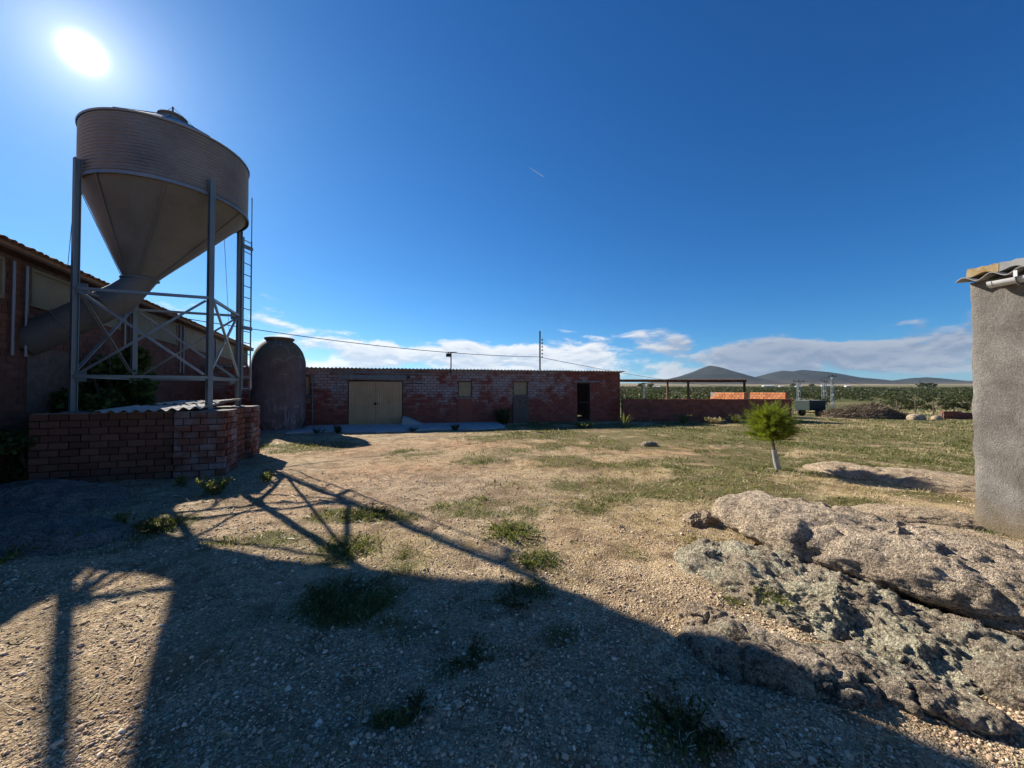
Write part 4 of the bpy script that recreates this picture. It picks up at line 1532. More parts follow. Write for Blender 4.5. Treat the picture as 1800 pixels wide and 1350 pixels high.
build_tank()
# ---------------------------------------------------------------- poles, lamp, cables

def catenary(p, q, sag, n=24):
    p = np.array(p, float); q = np.array(q, float)
    return [p + (q - p) * k / n - np.array((0, 0, 4 * sag * (k / n) * (1 - k / n))) for k in range(n + 1)]


def build_poles():
    P = np.array((1.6, 22.0, 0))
    t = thing('roof_pole', 'thin dark mast rising behind the farm building roof', 'pole', (P[0], P[1], 0))
    obj('mast', MB().bar(P + np.array((0, 0, 0)), P + np.array((0, 0, 5.1)), .13, .08), M['rusty'], t)
    for k in range(6):
        z = 3.6 + .2 * k
        obj('insulator', MB().lathe([(.02, -.05), (.045, -.03), (.03, 0), (.045, .03), (.02, .05)], P + np.array((.13, -.02, z)), 10), M['iron'], t)
    Q = bp(6.66, -.06, 2.5)
    t = thing('floodlight', 'small floodlight on a bracket pole above the gate building', 'lamp', (Q[0], Q[1], 2.45))
    obj('pole', MB().tube([Q, Q + np.array((0, 0, 1.12))], .03, 8), M['iron'], t)
    obj('crossbar', MB().bar(Q + np.array((-.28, 0, 1.13)), Q + np.array((.30, 0, 1.13)), .05, .03), M['iron'], t)
    lam = MB().obox(Q + np.array((-.12, -.06, .98)), (.22, .12, .17))
    lam.obox(Q + np.array((-.12, -.05, 1.09)), (.03, .03, .08))
    obj('lamp_head', lam, M['iron'], t)
    cab = [('black overhead cable from the shed eaves to the roof mast', (-11.45, 11.9, 4.15), (1.6, 22, 3.62), .32),
           ('black overhead cable from the roof mast towards the distant pylons', (1.6, 22, 3.6), (61.5, 82.5, 3.9), 1.6)]
    for lab, p, q, s in cab:
        o = obj('overhead_cable', MB().tube(catenary(p, q, s, 40), .014, 6), M['cable'], loc=p)
        tag(o, lab, 'cable')


build_poles()


def lattice_mast(name, label, x, y, h, w, arm, group):
    z = float(terrain(x, y))
    t = thing(name, label, 'pylon', (x, y, z), group)
    c = np.array((x, y, z))
    for sx, sy in ((-1, -1), (1, -1), (1, 1), (-1, 1)):
        obj('leg', MB().bar(c + np.array((sx * w, sy * w, -.2)), c + np.array((sx * w * .6, sy * w * .6, h)), .09), M['steel'], t)
    n = 8
    mb = MB()
    for k in range(n):
        a, b = k / n, (k + 1) / n
        wa, wb = w * (1 - .4 * a), w * (1 - .4 * b)
        s = 1 if k % 2 else -1
        for yy in (-1, 1):
            mb.bar(c + np.array((-s * wa, yy * wa, h * a)), c + np.array((s * wb, yy * wb, h * b)), .05)
            mb.bar(c + np.array((yy * wa, -s * wa, h * a)), c + np.array((yy * wb, s * wb, h * b)), .05)
    obj('lattice', mb, M['steel'], t)
    obj('crossarm', MB().bar(c + np.array((-arm, 0, h)), c + np.array((arm, 0, h)), .12), M['iron'], t)
    for k in (-1, 0, 1):
        obj('insulator', MB().tube([c + np.array((k * arm * .9, 0, h)), c + np.array((k * arm * .9, 0, h + .35))], .07, 6), M['iron'], t)
    return c + np.array((0, 0, h + .35))


def build_pylons():
    gr = 'pylons beyond the yard'
    a = lattice_mast('power_pylon', 'tallest dark topped power pylon right of the green trailer', 83.3, 100, 8.6, .28, 1.1, gr)
    b = lattice_mast('power_pylon', 'lattice pylon just left of the tallest one', 69.0, 85, 6.6, .38, .7, gr)
    c = lattice_mast('power_pylon', 'pylon above the orange pen wall', 61.5, 82.5, 6.5, .28, 1.2, gr)
    d = lattice_mast('power_pylon', 'distant pylon seen under the canopy roof', 42.0, 122.0, 7.5, .2, .6, gr)
    for lab, p, q, s in (('thin power line from the tallest pylon to the pylon above the pen wall', a, c, .8), ('thin power line running right from the tallest pylon', a, np.array((260, 250, 5.)), 3.5)):
        o = obj('power_line', MB().tube(catenary(p, q, s, 30), .035, 5), M['cable'], loc=tuple(p))
        tag(o, lab, 'cable')


build_pylons()

# ---------------------------------------------------------------- rocks

def rock_mesh(c, half, az, seed, pw=2.6, amp=.10, fine=.03, crack=.05, nu=160, nv=90, tilt=(0, 0), shape=None, crust=.02):
    """rounded, cracked rock body"""
    th = np.linspace(0, 2 * pi, nu, endpoint=False)
    ph = np.linspace(-pi / 2, pi / 2, nv)
    T, Ph = np.meshgrid(th, ph)
    sp_ = lambda a, e: np.sign(a) * np.abs(a) ** e
    e = 2 / pw
    x = sp_(np.cos(Ph), e) * sp_(np.cos(T), e); y = sp_(np.cos(Ph), e) * sp_(np.sin(T), e); z = sp_(np.sin(Ph), e)
    V = np.stack([x, y, z], -1).reshape(-1, 3)
    N = V / np.maximum(np.linalg.norm(V, axis=1, keepdims=True), 1e-6)
    W = V * np.array(half)
    if shape is not None:
        W = shape(V, W)
    s = max(half)
    q = W / s
    big = fbm(q * 2.1 + seed, 3, seed)
    med = fbm(W * 5 + seed, 4, seed + 3)
    rid = 1 - np.abs(fbm(q * 2.6 + seed * 2.3, 3, seed + 5)) * 7
    rid = np.clip(rid, 0, 1)
    W = W + N * (amp * big + fine * med - crack * rid ** 1.5)[:, None]
    W = W + N * (min(crust, .08 * half[1]) * fbm(W * 16, 4, seed + 9, .6))[:, None]
    W = W + N * (min(crust * .4, .03 * half[1]) * fbm(W * 55, 2, seed + 12, .6))[:, None]
    R3 = Matrix.Rotation(az, 3, 'Z') @ Matrix.Rotation(tilt[0], 3, 'X') @ Matrix.Rotation(tilt[1], 3, 'Y')
    W = W @ np.array(R3).T + np.array(c)
    i = (np.arange(nv - 1)[:, None] * nu + np.arange(nu)[None])
    j = (np.arange(nv - 1)[:, None] * nu + (np.arange(nu)[None] + 1) % nu)
    F = np.stack([i.ravel(), j.ravel(), (j + nu).ravel(), (i + nu).ravel()], -1)
    return W, F


def rock_obj(name, mat, parent=None, loc=None, lich=0.0, **kw):
    W, F = rock_mesh(**kw)
    o = obj(name, (W, F), mat, parent, smooth=True, loc=loc)
    at = o.data.attributes.new('lichen', 'FLOAT', 'POINT')
    at.data.foreach_set('value', np.full(len(W), lich, np.float32))
    return o


def build_rocks():
    az = atan2(-.80, .60)
    t = thing('granite_outcrop', 'large lichen covered granite outcrop before the grey hut', 'rock', (2.9, 3.4, 0))

    def up_shape(V, W):
        # thin overhanging front lip, blunt left end
        W = W.copy()
        W[:, 2] *= np.where(V[:, 2] < 0, .55, 1.0)
        W[:, 2] += .05 * np.clip(V[:, 0] * -1, -.4, .6)
        return W
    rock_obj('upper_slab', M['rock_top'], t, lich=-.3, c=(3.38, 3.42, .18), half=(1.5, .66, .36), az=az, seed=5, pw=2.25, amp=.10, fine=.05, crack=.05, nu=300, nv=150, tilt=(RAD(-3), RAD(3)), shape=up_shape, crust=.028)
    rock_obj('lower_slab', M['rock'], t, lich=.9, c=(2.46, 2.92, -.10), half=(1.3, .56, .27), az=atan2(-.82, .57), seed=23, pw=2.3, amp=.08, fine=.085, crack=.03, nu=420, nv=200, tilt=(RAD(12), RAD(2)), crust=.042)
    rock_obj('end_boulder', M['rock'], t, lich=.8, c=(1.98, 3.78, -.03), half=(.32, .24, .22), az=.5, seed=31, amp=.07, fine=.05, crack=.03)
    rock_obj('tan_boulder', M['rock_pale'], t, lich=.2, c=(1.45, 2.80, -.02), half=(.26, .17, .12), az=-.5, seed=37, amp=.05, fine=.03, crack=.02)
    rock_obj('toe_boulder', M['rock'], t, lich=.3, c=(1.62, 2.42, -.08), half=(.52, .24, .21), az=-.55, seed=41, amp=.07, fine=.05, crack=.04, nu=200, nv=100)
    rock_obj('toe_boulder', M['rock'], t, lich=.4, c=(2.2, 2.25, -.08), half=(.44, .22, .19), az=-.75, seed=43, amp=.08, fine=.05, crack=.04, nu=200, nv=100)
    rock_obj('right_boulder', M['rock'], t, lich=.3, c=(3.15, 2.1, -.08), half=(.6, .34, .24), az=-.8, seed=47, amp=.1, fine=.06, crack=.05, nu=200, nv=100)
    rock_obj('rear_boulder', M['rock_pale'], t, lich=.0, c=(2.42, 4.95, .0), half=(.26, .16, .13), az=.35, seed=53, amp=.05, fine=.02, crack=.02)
    rs = [('bedrock_hump', 'shaded bedrock hump at the foot of the long shed', 'rock_shade', (-7.35, 5.95, -.06), (1.5, .75, .30), -.3, 61, 180),
          ('bedrock_slab', 'flat grey bedrock slab in the shade at the left edge', 'rock_shade', (-5.75, 4.55, -.10), (1.25, .55, .26), -.15, 67, 180),
          ('pale_rock', 'long pale whaleback rock left of the grey hut', 'rock_pale', (7.9, 7.4, -.19), (1.1, 1.0, .31), -.25, 71, 180),
          ('pale_rock', 'rounded pale rock behind the whaleback rock', 'rock_pale', (7.0, 8.1, -.15), (.7, .75, .28), .1, 73, 140),
          ('sandy_rock', 'flat sandy rock between outcrop and grey hut', 'rock_pale', (5.35, 5.15, -.10), (.85, .42, .22), -.25, 79, 140),
          ('sandy_rock', 'sandy bedrock strip at the foot of the grey hut', 'rock_pale', (5.15, 4.25, -.10), (.7, .35, .20), -1.2, 83, 140),
          ('lone_stone', 'lone grey stone on the bare track', 'rock', (4.2, 11.8, .02), (.24, .17, .13), .2, 89, 60),
          ('pale_boulder', 'larger pale boulder beside the brushwood heap', 'rock_pale', (23.3, 22.2, .06), (.48, .32, .28), .2, 97, 60),
          ('pale_boulder', 'smaller pale boulder near the ruined wall', 'rock_pale', (24.6, 22.3, .04), (.28, .2, .2), .2, 98, 60)]
    for nm, lab, mt, c, h, a, sd, n in rs:
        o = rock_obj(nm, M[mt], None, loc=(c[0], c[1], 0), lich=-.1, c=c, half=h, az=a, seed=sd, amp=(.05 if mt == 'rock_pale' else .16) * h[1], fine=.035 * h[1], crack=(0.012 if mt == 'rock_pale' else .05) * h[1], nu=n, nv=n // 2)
        tag(o, lab, 'rock')
    # ruined wall and fence posts at the far right
    t = thing('ruined_wall', 'low ruined dark brick wall beside the grey hut', 'wall', (27.3, 23.0, 0))
    U = n3(1, -.05, 0); N = n3(-.05, -1, 0)
    obj('core', MB().obox((27.6, 23.1, .1), (3.6, .2, .55), U, -N), M['mortar_dark'], t)
    face_bricks(t, (25.8, 23.05, 0), U, N, [b for b in lay(0, 3.6, -.1, .5, .14, .3) if b[1] < .42 + .1 * math.sin(b[0] * 3)], M['brick_bare'], .14, .3, singles=60, proud=.03)
    for k, (x, y, lab) in enumerate(((25.2, 25.2, 'leftmost thin fence post by the ruined wall'), (26.6, 25.4, 'middle thin fence post behind the ruined wall'), (28.0, 25.6, 'rightmost thin fence post behind the ruined wall'))):
        o = obj('fence_post', MB().tube([(x, y, -.2), (x + .03, y, .5), (x + .01, y, 1.05)], [.035, .03, .028], 7), M['bark'], loc=(x, y, 0))
        tag(o, lab, 'post', 'fence posts')


build_rocks()

# ---------------------------------------------------------------- vegetation helpers

def leaves(P, size, flat=.0, seed=0, asp=.5, up=None):
    """one four-cornered leaf at each point; returns vertices and faces"""
    r = np.random.default_rng(seed)
    n = len(P)
    a = r.normal(size=(n, 3))
    if up is not None:
        a = a * (1 - flat) + np.asarray(up) * flat
    a /= np.linalg.norm(a, axis=1, keepdims=True)
    b = r.normal(size=(n, 3))
    b -= a * (a * b).sum(1, keepdims=True)
    b /= np.linalg.norm(b, axis=1, keepdims=True)
    s = (size * r.uniform(.6, 1.35, n))[:, None] if np.isscalar(size) else (np.asarray(size) * r.uniform(.6, 1.35, n))[:, None]
    nrm = np.cross(a, b)
    v = np.stack([P, P + a * s * .5 + b * s * asp * .5 + nrm * s * .08, P + a * s, P + a * s * .5 - b * s * asp * .5 + nrm * s * .08], 1).reshape(-1, 3)
    f = np.arange(4 * n).reshape(n, 4)
    return v, f


def join(L):
    V = []; F = []; k = 0
    for v, f in L:
        V.append(v); F.append(f + k); k += len(v)
    return np.concatenate(V), np.concatenate(F)


def clump_points(c, rad, n, seed, k=14, fill=.5):
    """points gathered in uneven clumps inside an ellipsoid"""
    r = np.random.default_rng(seed)
    ctr = r.normal(size=(k, 3)); ctr /= np.linalg.norm(ctr, axis=1, keepdims=True)
    ctr *= r.uniform(.35, 1, (k, 1)) ** fill
    w = r.uniform(.5, 1.4, k); w /= w.sum()
    idx = r.choice(k, n, p=w)
    d = r.normal(size=(n, 3)); d /= np.linalg.norm(d, axis=1, keepdims=True)
    p = ctr[idx] + d * (r.uniform(0, 1, (n, 1)) ** .5) * r.uniform(.22, .42, k)[idx][:, None]
    return np.asarray(c) + p * np.asarray(rad)


def build_tree(name, label, cat, x, y, h, w, seed, group=None, nl=1500, leaf=.30, mat='olive'):
    z = float(terrain(x, y))
    t = thing(name, label, cat, (x, y, z), group)
    r = random.Random(seed)
    c = np.array((x, y, z))
    trunk = MB()
    fork = c + np.array((r.uniform(-.1, .1), 0, h * .28))
    trunk.tube([c - np.array((0, 0, .15)), (c + fork) / 2 + np.array((.05, 0, 0)), fork], [.16, .13, .11], 7)
    for k in range(6):
        a = k * pi / 3 + r.uniform(-.4, .4)
        e = c + np.array((cos(a) * w * .33, sin(a) * w * .33, h * r.uniform(.55, .85)))
        m = (fork + e) / 2 + np.array((0, 0, -.05 * h))
        trunk.tube([fork, m, e], [.08, .055, .02], 6)
    obj('trunk', trunk, M['bark'], t)
    P = clump_points(c + np.array((0, 0, h * .64)), (w / 2, w / 2, h * .40), nl, seed, 18)
    obj('crown', leaves(P, leaf, seed=seed), M[mat], t)
    return t


def build_pine():
    x, y = 5.69, 8.27
    z = float(terrain(x, y))
    t = thing('pine_tree', 'young bright green pine sapling with a pale trunk guard', 'tree', (x, y, z))
    b = np.array((x, y, z))
    lean = lambda q: b + np.array((-.16 * q, 0, q))
    trunk = MB().tube([lean(-.1), lean(.3) + np.array((.0, 0, 0)), lean(.6), lean(.9), lean(1.2)], [.035, .03, .026, .02, .01], 8)
    r = np.random.default_rng(3)
    ns = 560
    segs = []
    tips = []
    for k in range(ns):
        a = r.uniform(0, 2 * pi)
        if sin(a * 2 + 3 * sin(k * .03)) > .72 and r.uniform() < .75: continue
        st = r.uniform(.62, 1.05)
        s = lean(st)
        el = r.uniform(-.25, 1.25) if st > .75 else r.uniform(-.1, .7)
        R = .53 * (1 + .20 * sin(a * 3 + 1) + r.uniform(-.32, .14))
        d = np.array((cos(a) * cos(el), sin(a) * cos(el), sin(el)))
        ln = R * r.uniform(.55, 1.0) * (1.0 if el < .5 else .78)
        e = s + d * ln + np.array((0, 0, .10 * ln))
        e[2] = min(e[2], b[2] + 1.50)
        segs.append((s, e))
    for s, e in segs[::5]:
        trunk.tube([s, (s + e) / 2 - np.array((0, 0, .02)), e], [.009, .006, .003], 5, cap=False)
    obj('trunk', trunk, M['bark'], t)
    # needles
    P0 = []; D0 = []
    for s, e in segs:
        n = 80
        q = r.uniform(.30, 1.05, n)[:, None]
        p = s + (e - s) * q
        d = n3(*(e - s)) * 1.1 + r.normal(size=(n, 3)) * .55 + np.array((0, 0, .25))
        d /= np.linalg.norm(d, axis=1, keepdims=True)
        P0.append(p); D0.append(d)
    P0 = np.concatenate(P0); D0 = np.concatenate(D0)
    n = len(P0)
    ln = r.uniform(.06, .13, n)[:, None]
    sd = np.cross(D0, r.normal(size=(n, 3))); sd /= np.linalg.norm(sd, axis=1, keepdims=True)
    w = .0024
    v = np.stack([P0 - sd * w, P0 + sd * w, P0 + D0 * ln + sd * w * .4, P0 + D0 * ln - sd * w * .4], 1).reshape(-1, 3)
    obj('crown', (v, np.arange(4 * n).reshape(n, 4)), M['pine'], t)
    g = MB().tube([lean(-.05) + np.array((.02, 0, 0)), lean(.2), lean(.42) + np.array((-.0, 0, 0))], [.058, .055, .052], 14)
    gd = obj('trunk_guard', g, M['guard'], t, smooth=RAD(40))


build_pine()


def weed_mesh(c, h, spread, n, seed, leaf, nl=14, upright=.5):
    r = np.random.default_rng(seed)
    L = []
    for k in range(n):
        a = r.uniform(0, 2 * pi)
        hh = h * r.uniform(.55, 1.05)
        out = spread * r.uniform(.25, 1) * (1.2 - upright)
        base = np.array(c) + np.array((cos(a), sin(a), 0)) * r.uniform(0, spread * .35)
        tip = base + np.array((cos(a) * out, sin(a) * out, hh))
        q = r.uniform(.12, 1, nl)[:, None]
        P = base + (tip - base) * q + np.array((cos(a), sin(a), 0)) * (q ** 2) * out * .25
        L.append(leaves(P, leaf, flat=.5, seed=seed * 100 + k, asp=.38, up=(cos(a) * .4, sin(a) * .4, .75)))
        sd = np.array((-sin(a), cos(a), 0)) * .0025
        L.append((np.stack([base - sd, base + sd, tip + sd * .4, tip - sd * .4]), np.arange(4)[None]))
    return join(L)


def blade_clump(c, h, spread, n, seed, w=.03):
    r = np.random.default_rng(seed)
    V = []; F = []
    for k in range(n):
        a = r.uniform(0, 2 * pi); s = r.uniform(.1, 1) * spread; hh = h * r.uniform(.6, 1)
        b = np.array(c) + np.array((cos(a), sin(a), 0)) * .06
        sd = np.array((-sin(a), cos(a), 0)) * w / 2
        m = b + np.array((cos(a) * s * .35, sin(a) * s * .35, hh * .6)); e = b + np.array((cos(a) * s, sin(a) * s, hh))
        i = len(V)
        V += [b - sd, b + sd, m + sd * .8, m - sd * .8, e]
        F += [(i, i + 1, i + 2, i + 3), (i + 3, i + 2, i + 4, i + 4)]
    F = [f if len(set(f)) == 4 else f[:3] for f in F]
    return MB().add(V, F)


def build_weeds():
    L = [('weed', 'small yellow green weed at the front pier of the plinth', (-5.85, 6.85), .26, .10, 9, .05, 'weed'),
         ('weed', 'bushy yellow green weed beside the front pier of the plinth', (-4.9, 6.35), .34, .30, 26, .06, 'weed'),
         ('weed', 'pale weed at the corner of the rear pier', (-4.55, 7.2), .22, .16, 14, .05, 'weed'),
         ('weed', 'tall pale weed in the shade beside the bedrock slab', (-4.98, 4.95), .30, .10, 9, .05, 'weed'),
         ('weed', 'narrow green weed at the tip of the bedrock slab', (-4.78, 4.33), .26, .08, 8, .05, 'weed'),
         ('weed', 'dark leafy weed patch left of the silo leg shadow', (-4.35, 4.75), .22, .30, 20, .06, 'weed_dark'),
         ('weed', 'grassy weed at the left edge of the photo', (-5.05, 3.8), .22, .22, 14, .06, 'weed'),
         ('weed', 'broad low weed clump in the middle of the yard', (-.02, 4.55), .13, .30, 26, .055, 'weed'),
         ('weed', 'low yellow green clump just behind the silo shadow edge', (.18, 3.82), .10, .18, 16, .045, 'weed'),
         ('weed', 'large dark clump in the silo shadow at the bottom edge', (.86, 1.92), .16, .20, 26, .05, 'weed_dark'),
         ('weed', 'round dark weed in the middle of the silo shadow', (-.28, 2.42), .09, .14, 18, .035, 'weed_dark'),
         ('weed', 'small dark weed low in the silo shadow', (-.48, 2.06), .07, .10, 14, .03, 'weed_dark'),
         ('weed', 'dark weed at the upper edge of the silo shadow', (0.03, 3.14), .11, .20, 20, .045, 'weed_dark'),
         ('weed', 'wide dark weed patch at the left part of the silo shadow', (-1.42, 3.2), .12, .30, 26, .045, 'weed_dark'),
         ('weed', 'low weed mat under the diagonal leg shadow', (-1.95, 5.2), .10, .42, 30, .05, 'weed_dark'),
         ('weed', 'leafy clump where two leg shadows cross', (-1.75, 4.2), .13, .26, 22, .05, 'weed'),
         ('weed', 'green weed tuft growing on the lower granite slab', (1.98, 2.95), .16, .14, 12, .04, 'weed'),
         ('weed', 'dry yellow tuft at the left end of the outcrop', (2.05, 4.25), .16, .16, 16, .05, 'dry'),
         ('shrub', 'dark shrub against the base of the farm building', (-.45, 19.4), .95, .55, 40, .12, 'weed_dark'),
         ('weed', 'grey green weed at the foot of the yard wall', (8.9, 19.9), .5, .35, 24, .09, 'weed'),
         ('weed', 'brownish weed at the foot of the yard wall', (10.3, 19.6), .38, .45, 26, .09, 'dry'),
         ('weed', 'tall green weed right of the brownish one by the wall', (11.4, 19.7), .55, .35, 22, .09, 'weed'),
         ('weed', 'low bush left of the spiky clump by the building', (3.3, 17.6), .25, .6, 30, .09, 'weed'),
         ('weed', 'dark weed at the apron edge below the gate', (-6.9, 15.3), .35, .2, 12, .08, 'weed_dark'),
         ('weed', 'dark weed at the apron edge left of the gate', (-7.65, 15.25), .25, .3, 9, .06, 'weed_dark'),
         ('weed', 'dark weed at the apron edge right of the ramp', (-4.1, 15.95), .22, .35, 10, .06, 'weed_dark'),
         ('weed', 'dark weed at the right end of the apron', (-2.4, 16.3), .3, .2, 12, .08, 'weed_dark')]
    for k, (nm, lab, (x, y), h, s, n, lf, mt) in enumerate(L):
        z = float(terrain(x, y))
        if 'on the lower granite' in lab: z += .10
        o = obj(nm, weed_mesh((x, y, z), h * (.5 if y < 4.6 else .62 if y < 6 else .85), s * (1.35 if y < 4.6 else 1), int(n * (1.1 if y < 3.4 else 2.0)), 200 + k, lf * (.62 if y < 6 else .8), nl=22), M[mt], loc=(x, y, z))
        tag(o, lab, 'weed' if nm == 'weed' else 'shrub', 'weeds of the yard')
    x, y = 5.15, 17.7
    z = float(terrain(x, y))
    o = obj('spiky_plant', blade_clump((x, y, z), .85, .55, 16, 5, .045), M['weed'], loc=(x, y, z))
    tag(o, 'spiky clump of long upright leaves before the brick building', 'plant')
    # climbing vine on the shed behind the left silo leg
    c = sp(6.55, .62, 0)
    t = thing('climbing_vine', 'dark leafy vine bush between silo legs and long shed', 'vine', c)
    st = MB()
    for k in range(6):
        a = k * 1.05
        e = c + np.array((cos(a) * .5, sin(a) * .4, 1.9 + .15 * k))
        st.tube([c + np.array((cos(a) * .1, sin(a) * .1, -.1)), (c + e) / 2 + np.array((0, 0, .25)), e], [.035, .025, .01], 6)
    obj('stem', st, M['bark'], t)
    P = np.concatenate([clump_points(c + np.array((0, 0, 1.25)), (.95, .75, 1.05), 5200, 77, 26, .4), clump_points(c + PV * .55 + np.array((0, 0, 1.5)), (.55, .5, 1.15), 2600, 78, 18, .4), clump_points(c + SU * -.9 + np.array((0, 0, .8)), (.7, .5, .95), 2200, 79, 16, .4)])
    obj('crown', leaves(P, .13, seed=7, asp=.85), M['vine'], t)
    c2 = sp(4.3, .45, 0)
    t = thing('dark_bush', 'dark bush at the foot of the long shed left of the plinth', 'bush', c2)
    obj('crown', leaves(clump_points(c2 + np.array((0, 0, .55)), (.75, .55, .6), 2600, 91, 18, .4), .11, seed=8, asp=.7), M['vine'], t)
    st = MB()
    for k in range(4):
        st.tube([c2 - np.array((0, 0, .1)), c2 + np.array((.2 * cos(k * 1.6), .2 * sin(k * 1.6), .7))], [.03, .012], 6)
    obj('stem', st, M['bark'], t)


build_weeds()

# ---------------------------------------------------------------- farm clutter by the far field

def build_clutter():
    x, y = 20.45, 26.4
    z = float(terrain(x, y))
    c = np.array((x, y, z))
    t = thing('farm_trailer', 'small dark green farm trailer behind the yard wall end', 'trailer', c)
    U = n3(1, .12, 0); V = n3(-.12, 1, 0)
    b = MB()
    for s in (-1, 1):
        b.obox(c + V * s * .55 + np.array((0, 0, .78)), (1.2, .04, .62), U, V)
        b.obox(c + U * s * .59 + np.array((0, 0, .78)), (.04, 1.06, .62), U, V)
    b.obox(c + np.array((0, 0, .46)), (1.18, 1.1, .05), U, V)
    obj('body', b, M['green_paint'], t)
    rim = MB()
    for s in (-1, 1):
        rim.obox(c + V * s * .55 + np.array((0, 0, 1.105)), (1.26, .07, .03), U, V)
        rim.obox(c + U * s * .59 + np.array((0, 0, 1.105)), (.07, 1.03, .03), U, V)
    obj('rim', rim, M['galv'], t)
    obj('drawbar', MB().bar(c + V * .6 + np.array((0, 0, .42)), c + V * 1.5 + np.array((0, 0, .34)), .08).bar(c + V * 1.4 + np.array((0, 0, .36)), c + V * 1.4 + np.array((0, 0, 0)), .05), M['iron'], t)
    obj('axle', MB().tube([c - V * .7 + np.array((0, 0, .28)), c + V * .7 + np.array((0, 0, .28))], .035, 8), M['iron'], t)
    for s in (-1, 1):
        w = c + V * s * .68 + np.array((0, 0, .28))
        prof = [(.12, -.07), (.26, -.08), (.29, -.05), (.29, .05), (.26, .08), (.12, .07)]
        Vv = []; F = []
        n = 24
        for (r, q) in prof:
            for j in range(n):
                a = 2 * pi * j / n
                Vv.append(w + V * q + U * r * cos(a) + np.array((0, 0, r * sin(a))))
        for k in range(len(prof) - 1):
            for j in range(n):
                F.append((k * n + j, k * n + (j + 1) % n, (k + 1) * n + (j + 1) % n, (k + 1) * n + j))
        wl = obj('wheel', MB().add(Vv, F), M['rubber'], t, smooth=RAD(40))
        obj('hub', MB().tube([w - V * .06, w + V * .06], .12, 16), M['galv'], wl)
    # brushwood heap
    x, y = 22.1, 24.2
    z = float(terrain(x, y))
    t = thing('brushwood_heap', 'large brown heap of pruned brushwood and soil', 'heap', (x, y, z))
    n = 70
    g = np.linspace(-1, 1, n)
    A, B = np.meshgrid(g, g)
    hh = np.clip(1 - (A ** 2 + B ** 2), 0, 1) ** .75
    X = x + A * 2.5; Y = y + B * 1.5
    hz = hh * (.66 + .28 * fbm2(X, Y, .9, 4, 15) + .22 * np.exp(-((A - .25) ** 2) * 9)) + .10 * fbm2(X, Y, 4.5, 3, 16) * hh - .06
    i = (np.arange(n - 1)[:, None] * n + np.arange(n - 1)[None]).ravel()
    W = np.stack([X, Y, z + hz], -1).reshape(-1, 3)
    obj('mound', (W, np.stack([i, i + 1, i + n + 1, i + n], -1)), M['heap_soil'], t, smooth=True)
    keep = W[(hh.ravel() > .06)]
    P = keep[rng.integers(0, len(keep), 5200)] + rng.normal(size=(5200, 3)) * .04
    d = rng.normal(size=(5200, 3)); d[:, 2] = np.abs(d[:, 2]) * .55; d /= np.linalg.norm(d, axis=1, keepdims=True)
    s = np.cross(d, rng.normal(size=(5200, 3))); s /= np.linalg.norm(s, axis=1, keepdims=True)
    ln = rng.uniform(.10, .42, (5200, 1)); w = rng.uniform(.006, .016, (5200, 1))
    v = np.stack([P - s * w, P + s * w, P + d * ln + s * w * .4, P + d * ln - s * w * .4], 1).reshape(-1, 3)
    obj('twigs', (v, np.arange(len(v)).reshape(-1, 4)), M['heap'], t)['kind'] = 'stuff'


build_clutter()

# ---------------------------------------------------------------- orchard and far buildings

def ico():
    p = (1 + 5 ** .5) / 2
    v = [(-1, p, 0), (1, p, 0), (-1, -p, 0), (1, -p, 0), (0, -1, p), (0, 1, p), (0, -1, -p), (0, 1, -p), (p, 0, -1), (p, 0, 1), (-p, 0, -1), (-p, 0, 1)]
    f = [(0, 11, 5), (0, 5, 1), (0, 1, 7), (0, 7, 10), (0, 10, 11), (1, 5, 9), (5, 11, 4), (11, 10, 2), (10, 7, 6), (7, 1, 8), (3, 9, 4), (3, 4, 2), (3, 2, 6), (3, 6, 8), (3, 8, 9), (4, 9, 5), (2, 4, 11), (6, 2, 10), (8, 6, 7), (9, 8, 1)]
    v = np.array(v, float); v /= np.linalg.norm(v[0])
    return v, np.array(f)


def ico2():
    v, f = ico()
    v = list(map(tuple, v)); c = {}; F = []

    def mid(a, b):
        k = (min(a, b), max(a, b))
        if k not in c:
            m = np.array(v[a]) + np.array(v[b]); m /= np.linalg.norm(m)
            v.append(tuple(m)); c[k] = len(v) - 1
        return c[k]
    for a, b, d in f:
        ab, bd, da = mid(a, b), mid(b, d), mid(d, a)
        F += [(a, ab, da), (b, bd, ab), (d, da, bd), (ab, bd, da)]
    return np.array(v), np.array(F)


def scatter(base_v, base_f, pos, scale, seed, jitter=.0, rot3=False):
    """joined copies of a small shape"""
    r = np.random.default_rng(seed)
    n = len(pos); m = len(base_v)
    a = r.uniform(0, 2 * pi, n)
    v = base_v[None] * np.asarray(scale)[:, None, :]
    if jitter:
        v = v * (1 + r.normal(size=(n, m, 1)) * jitter)
    if rot3:
        b = r.normal(0, .45, n)
        cb, sb = np.cos(b)[:, None], np.sin(b)[:, None]
        v = np.stack([v[..., 0], v[..., 1] * cb - v[..., 2] * sb, v[..., 1] * sb + v[..., 2] * cb], -1)
    ca, sa = np.cos(a)[:, None], np.sin(a)[:, None]
    v = np.stack([v[..., 0] * ca - v[..., 1] * sa, v[..., 0] * sa + v[..., 1] * ca, v[..., 2]], -1) + np.asarray(pos)[:, None, :]
    f = base_f[None] + (np.arange(n) * m)[:, None, None]
    return v.reshape(-1, 3), f.reshape(-1, base_f.shape[1])


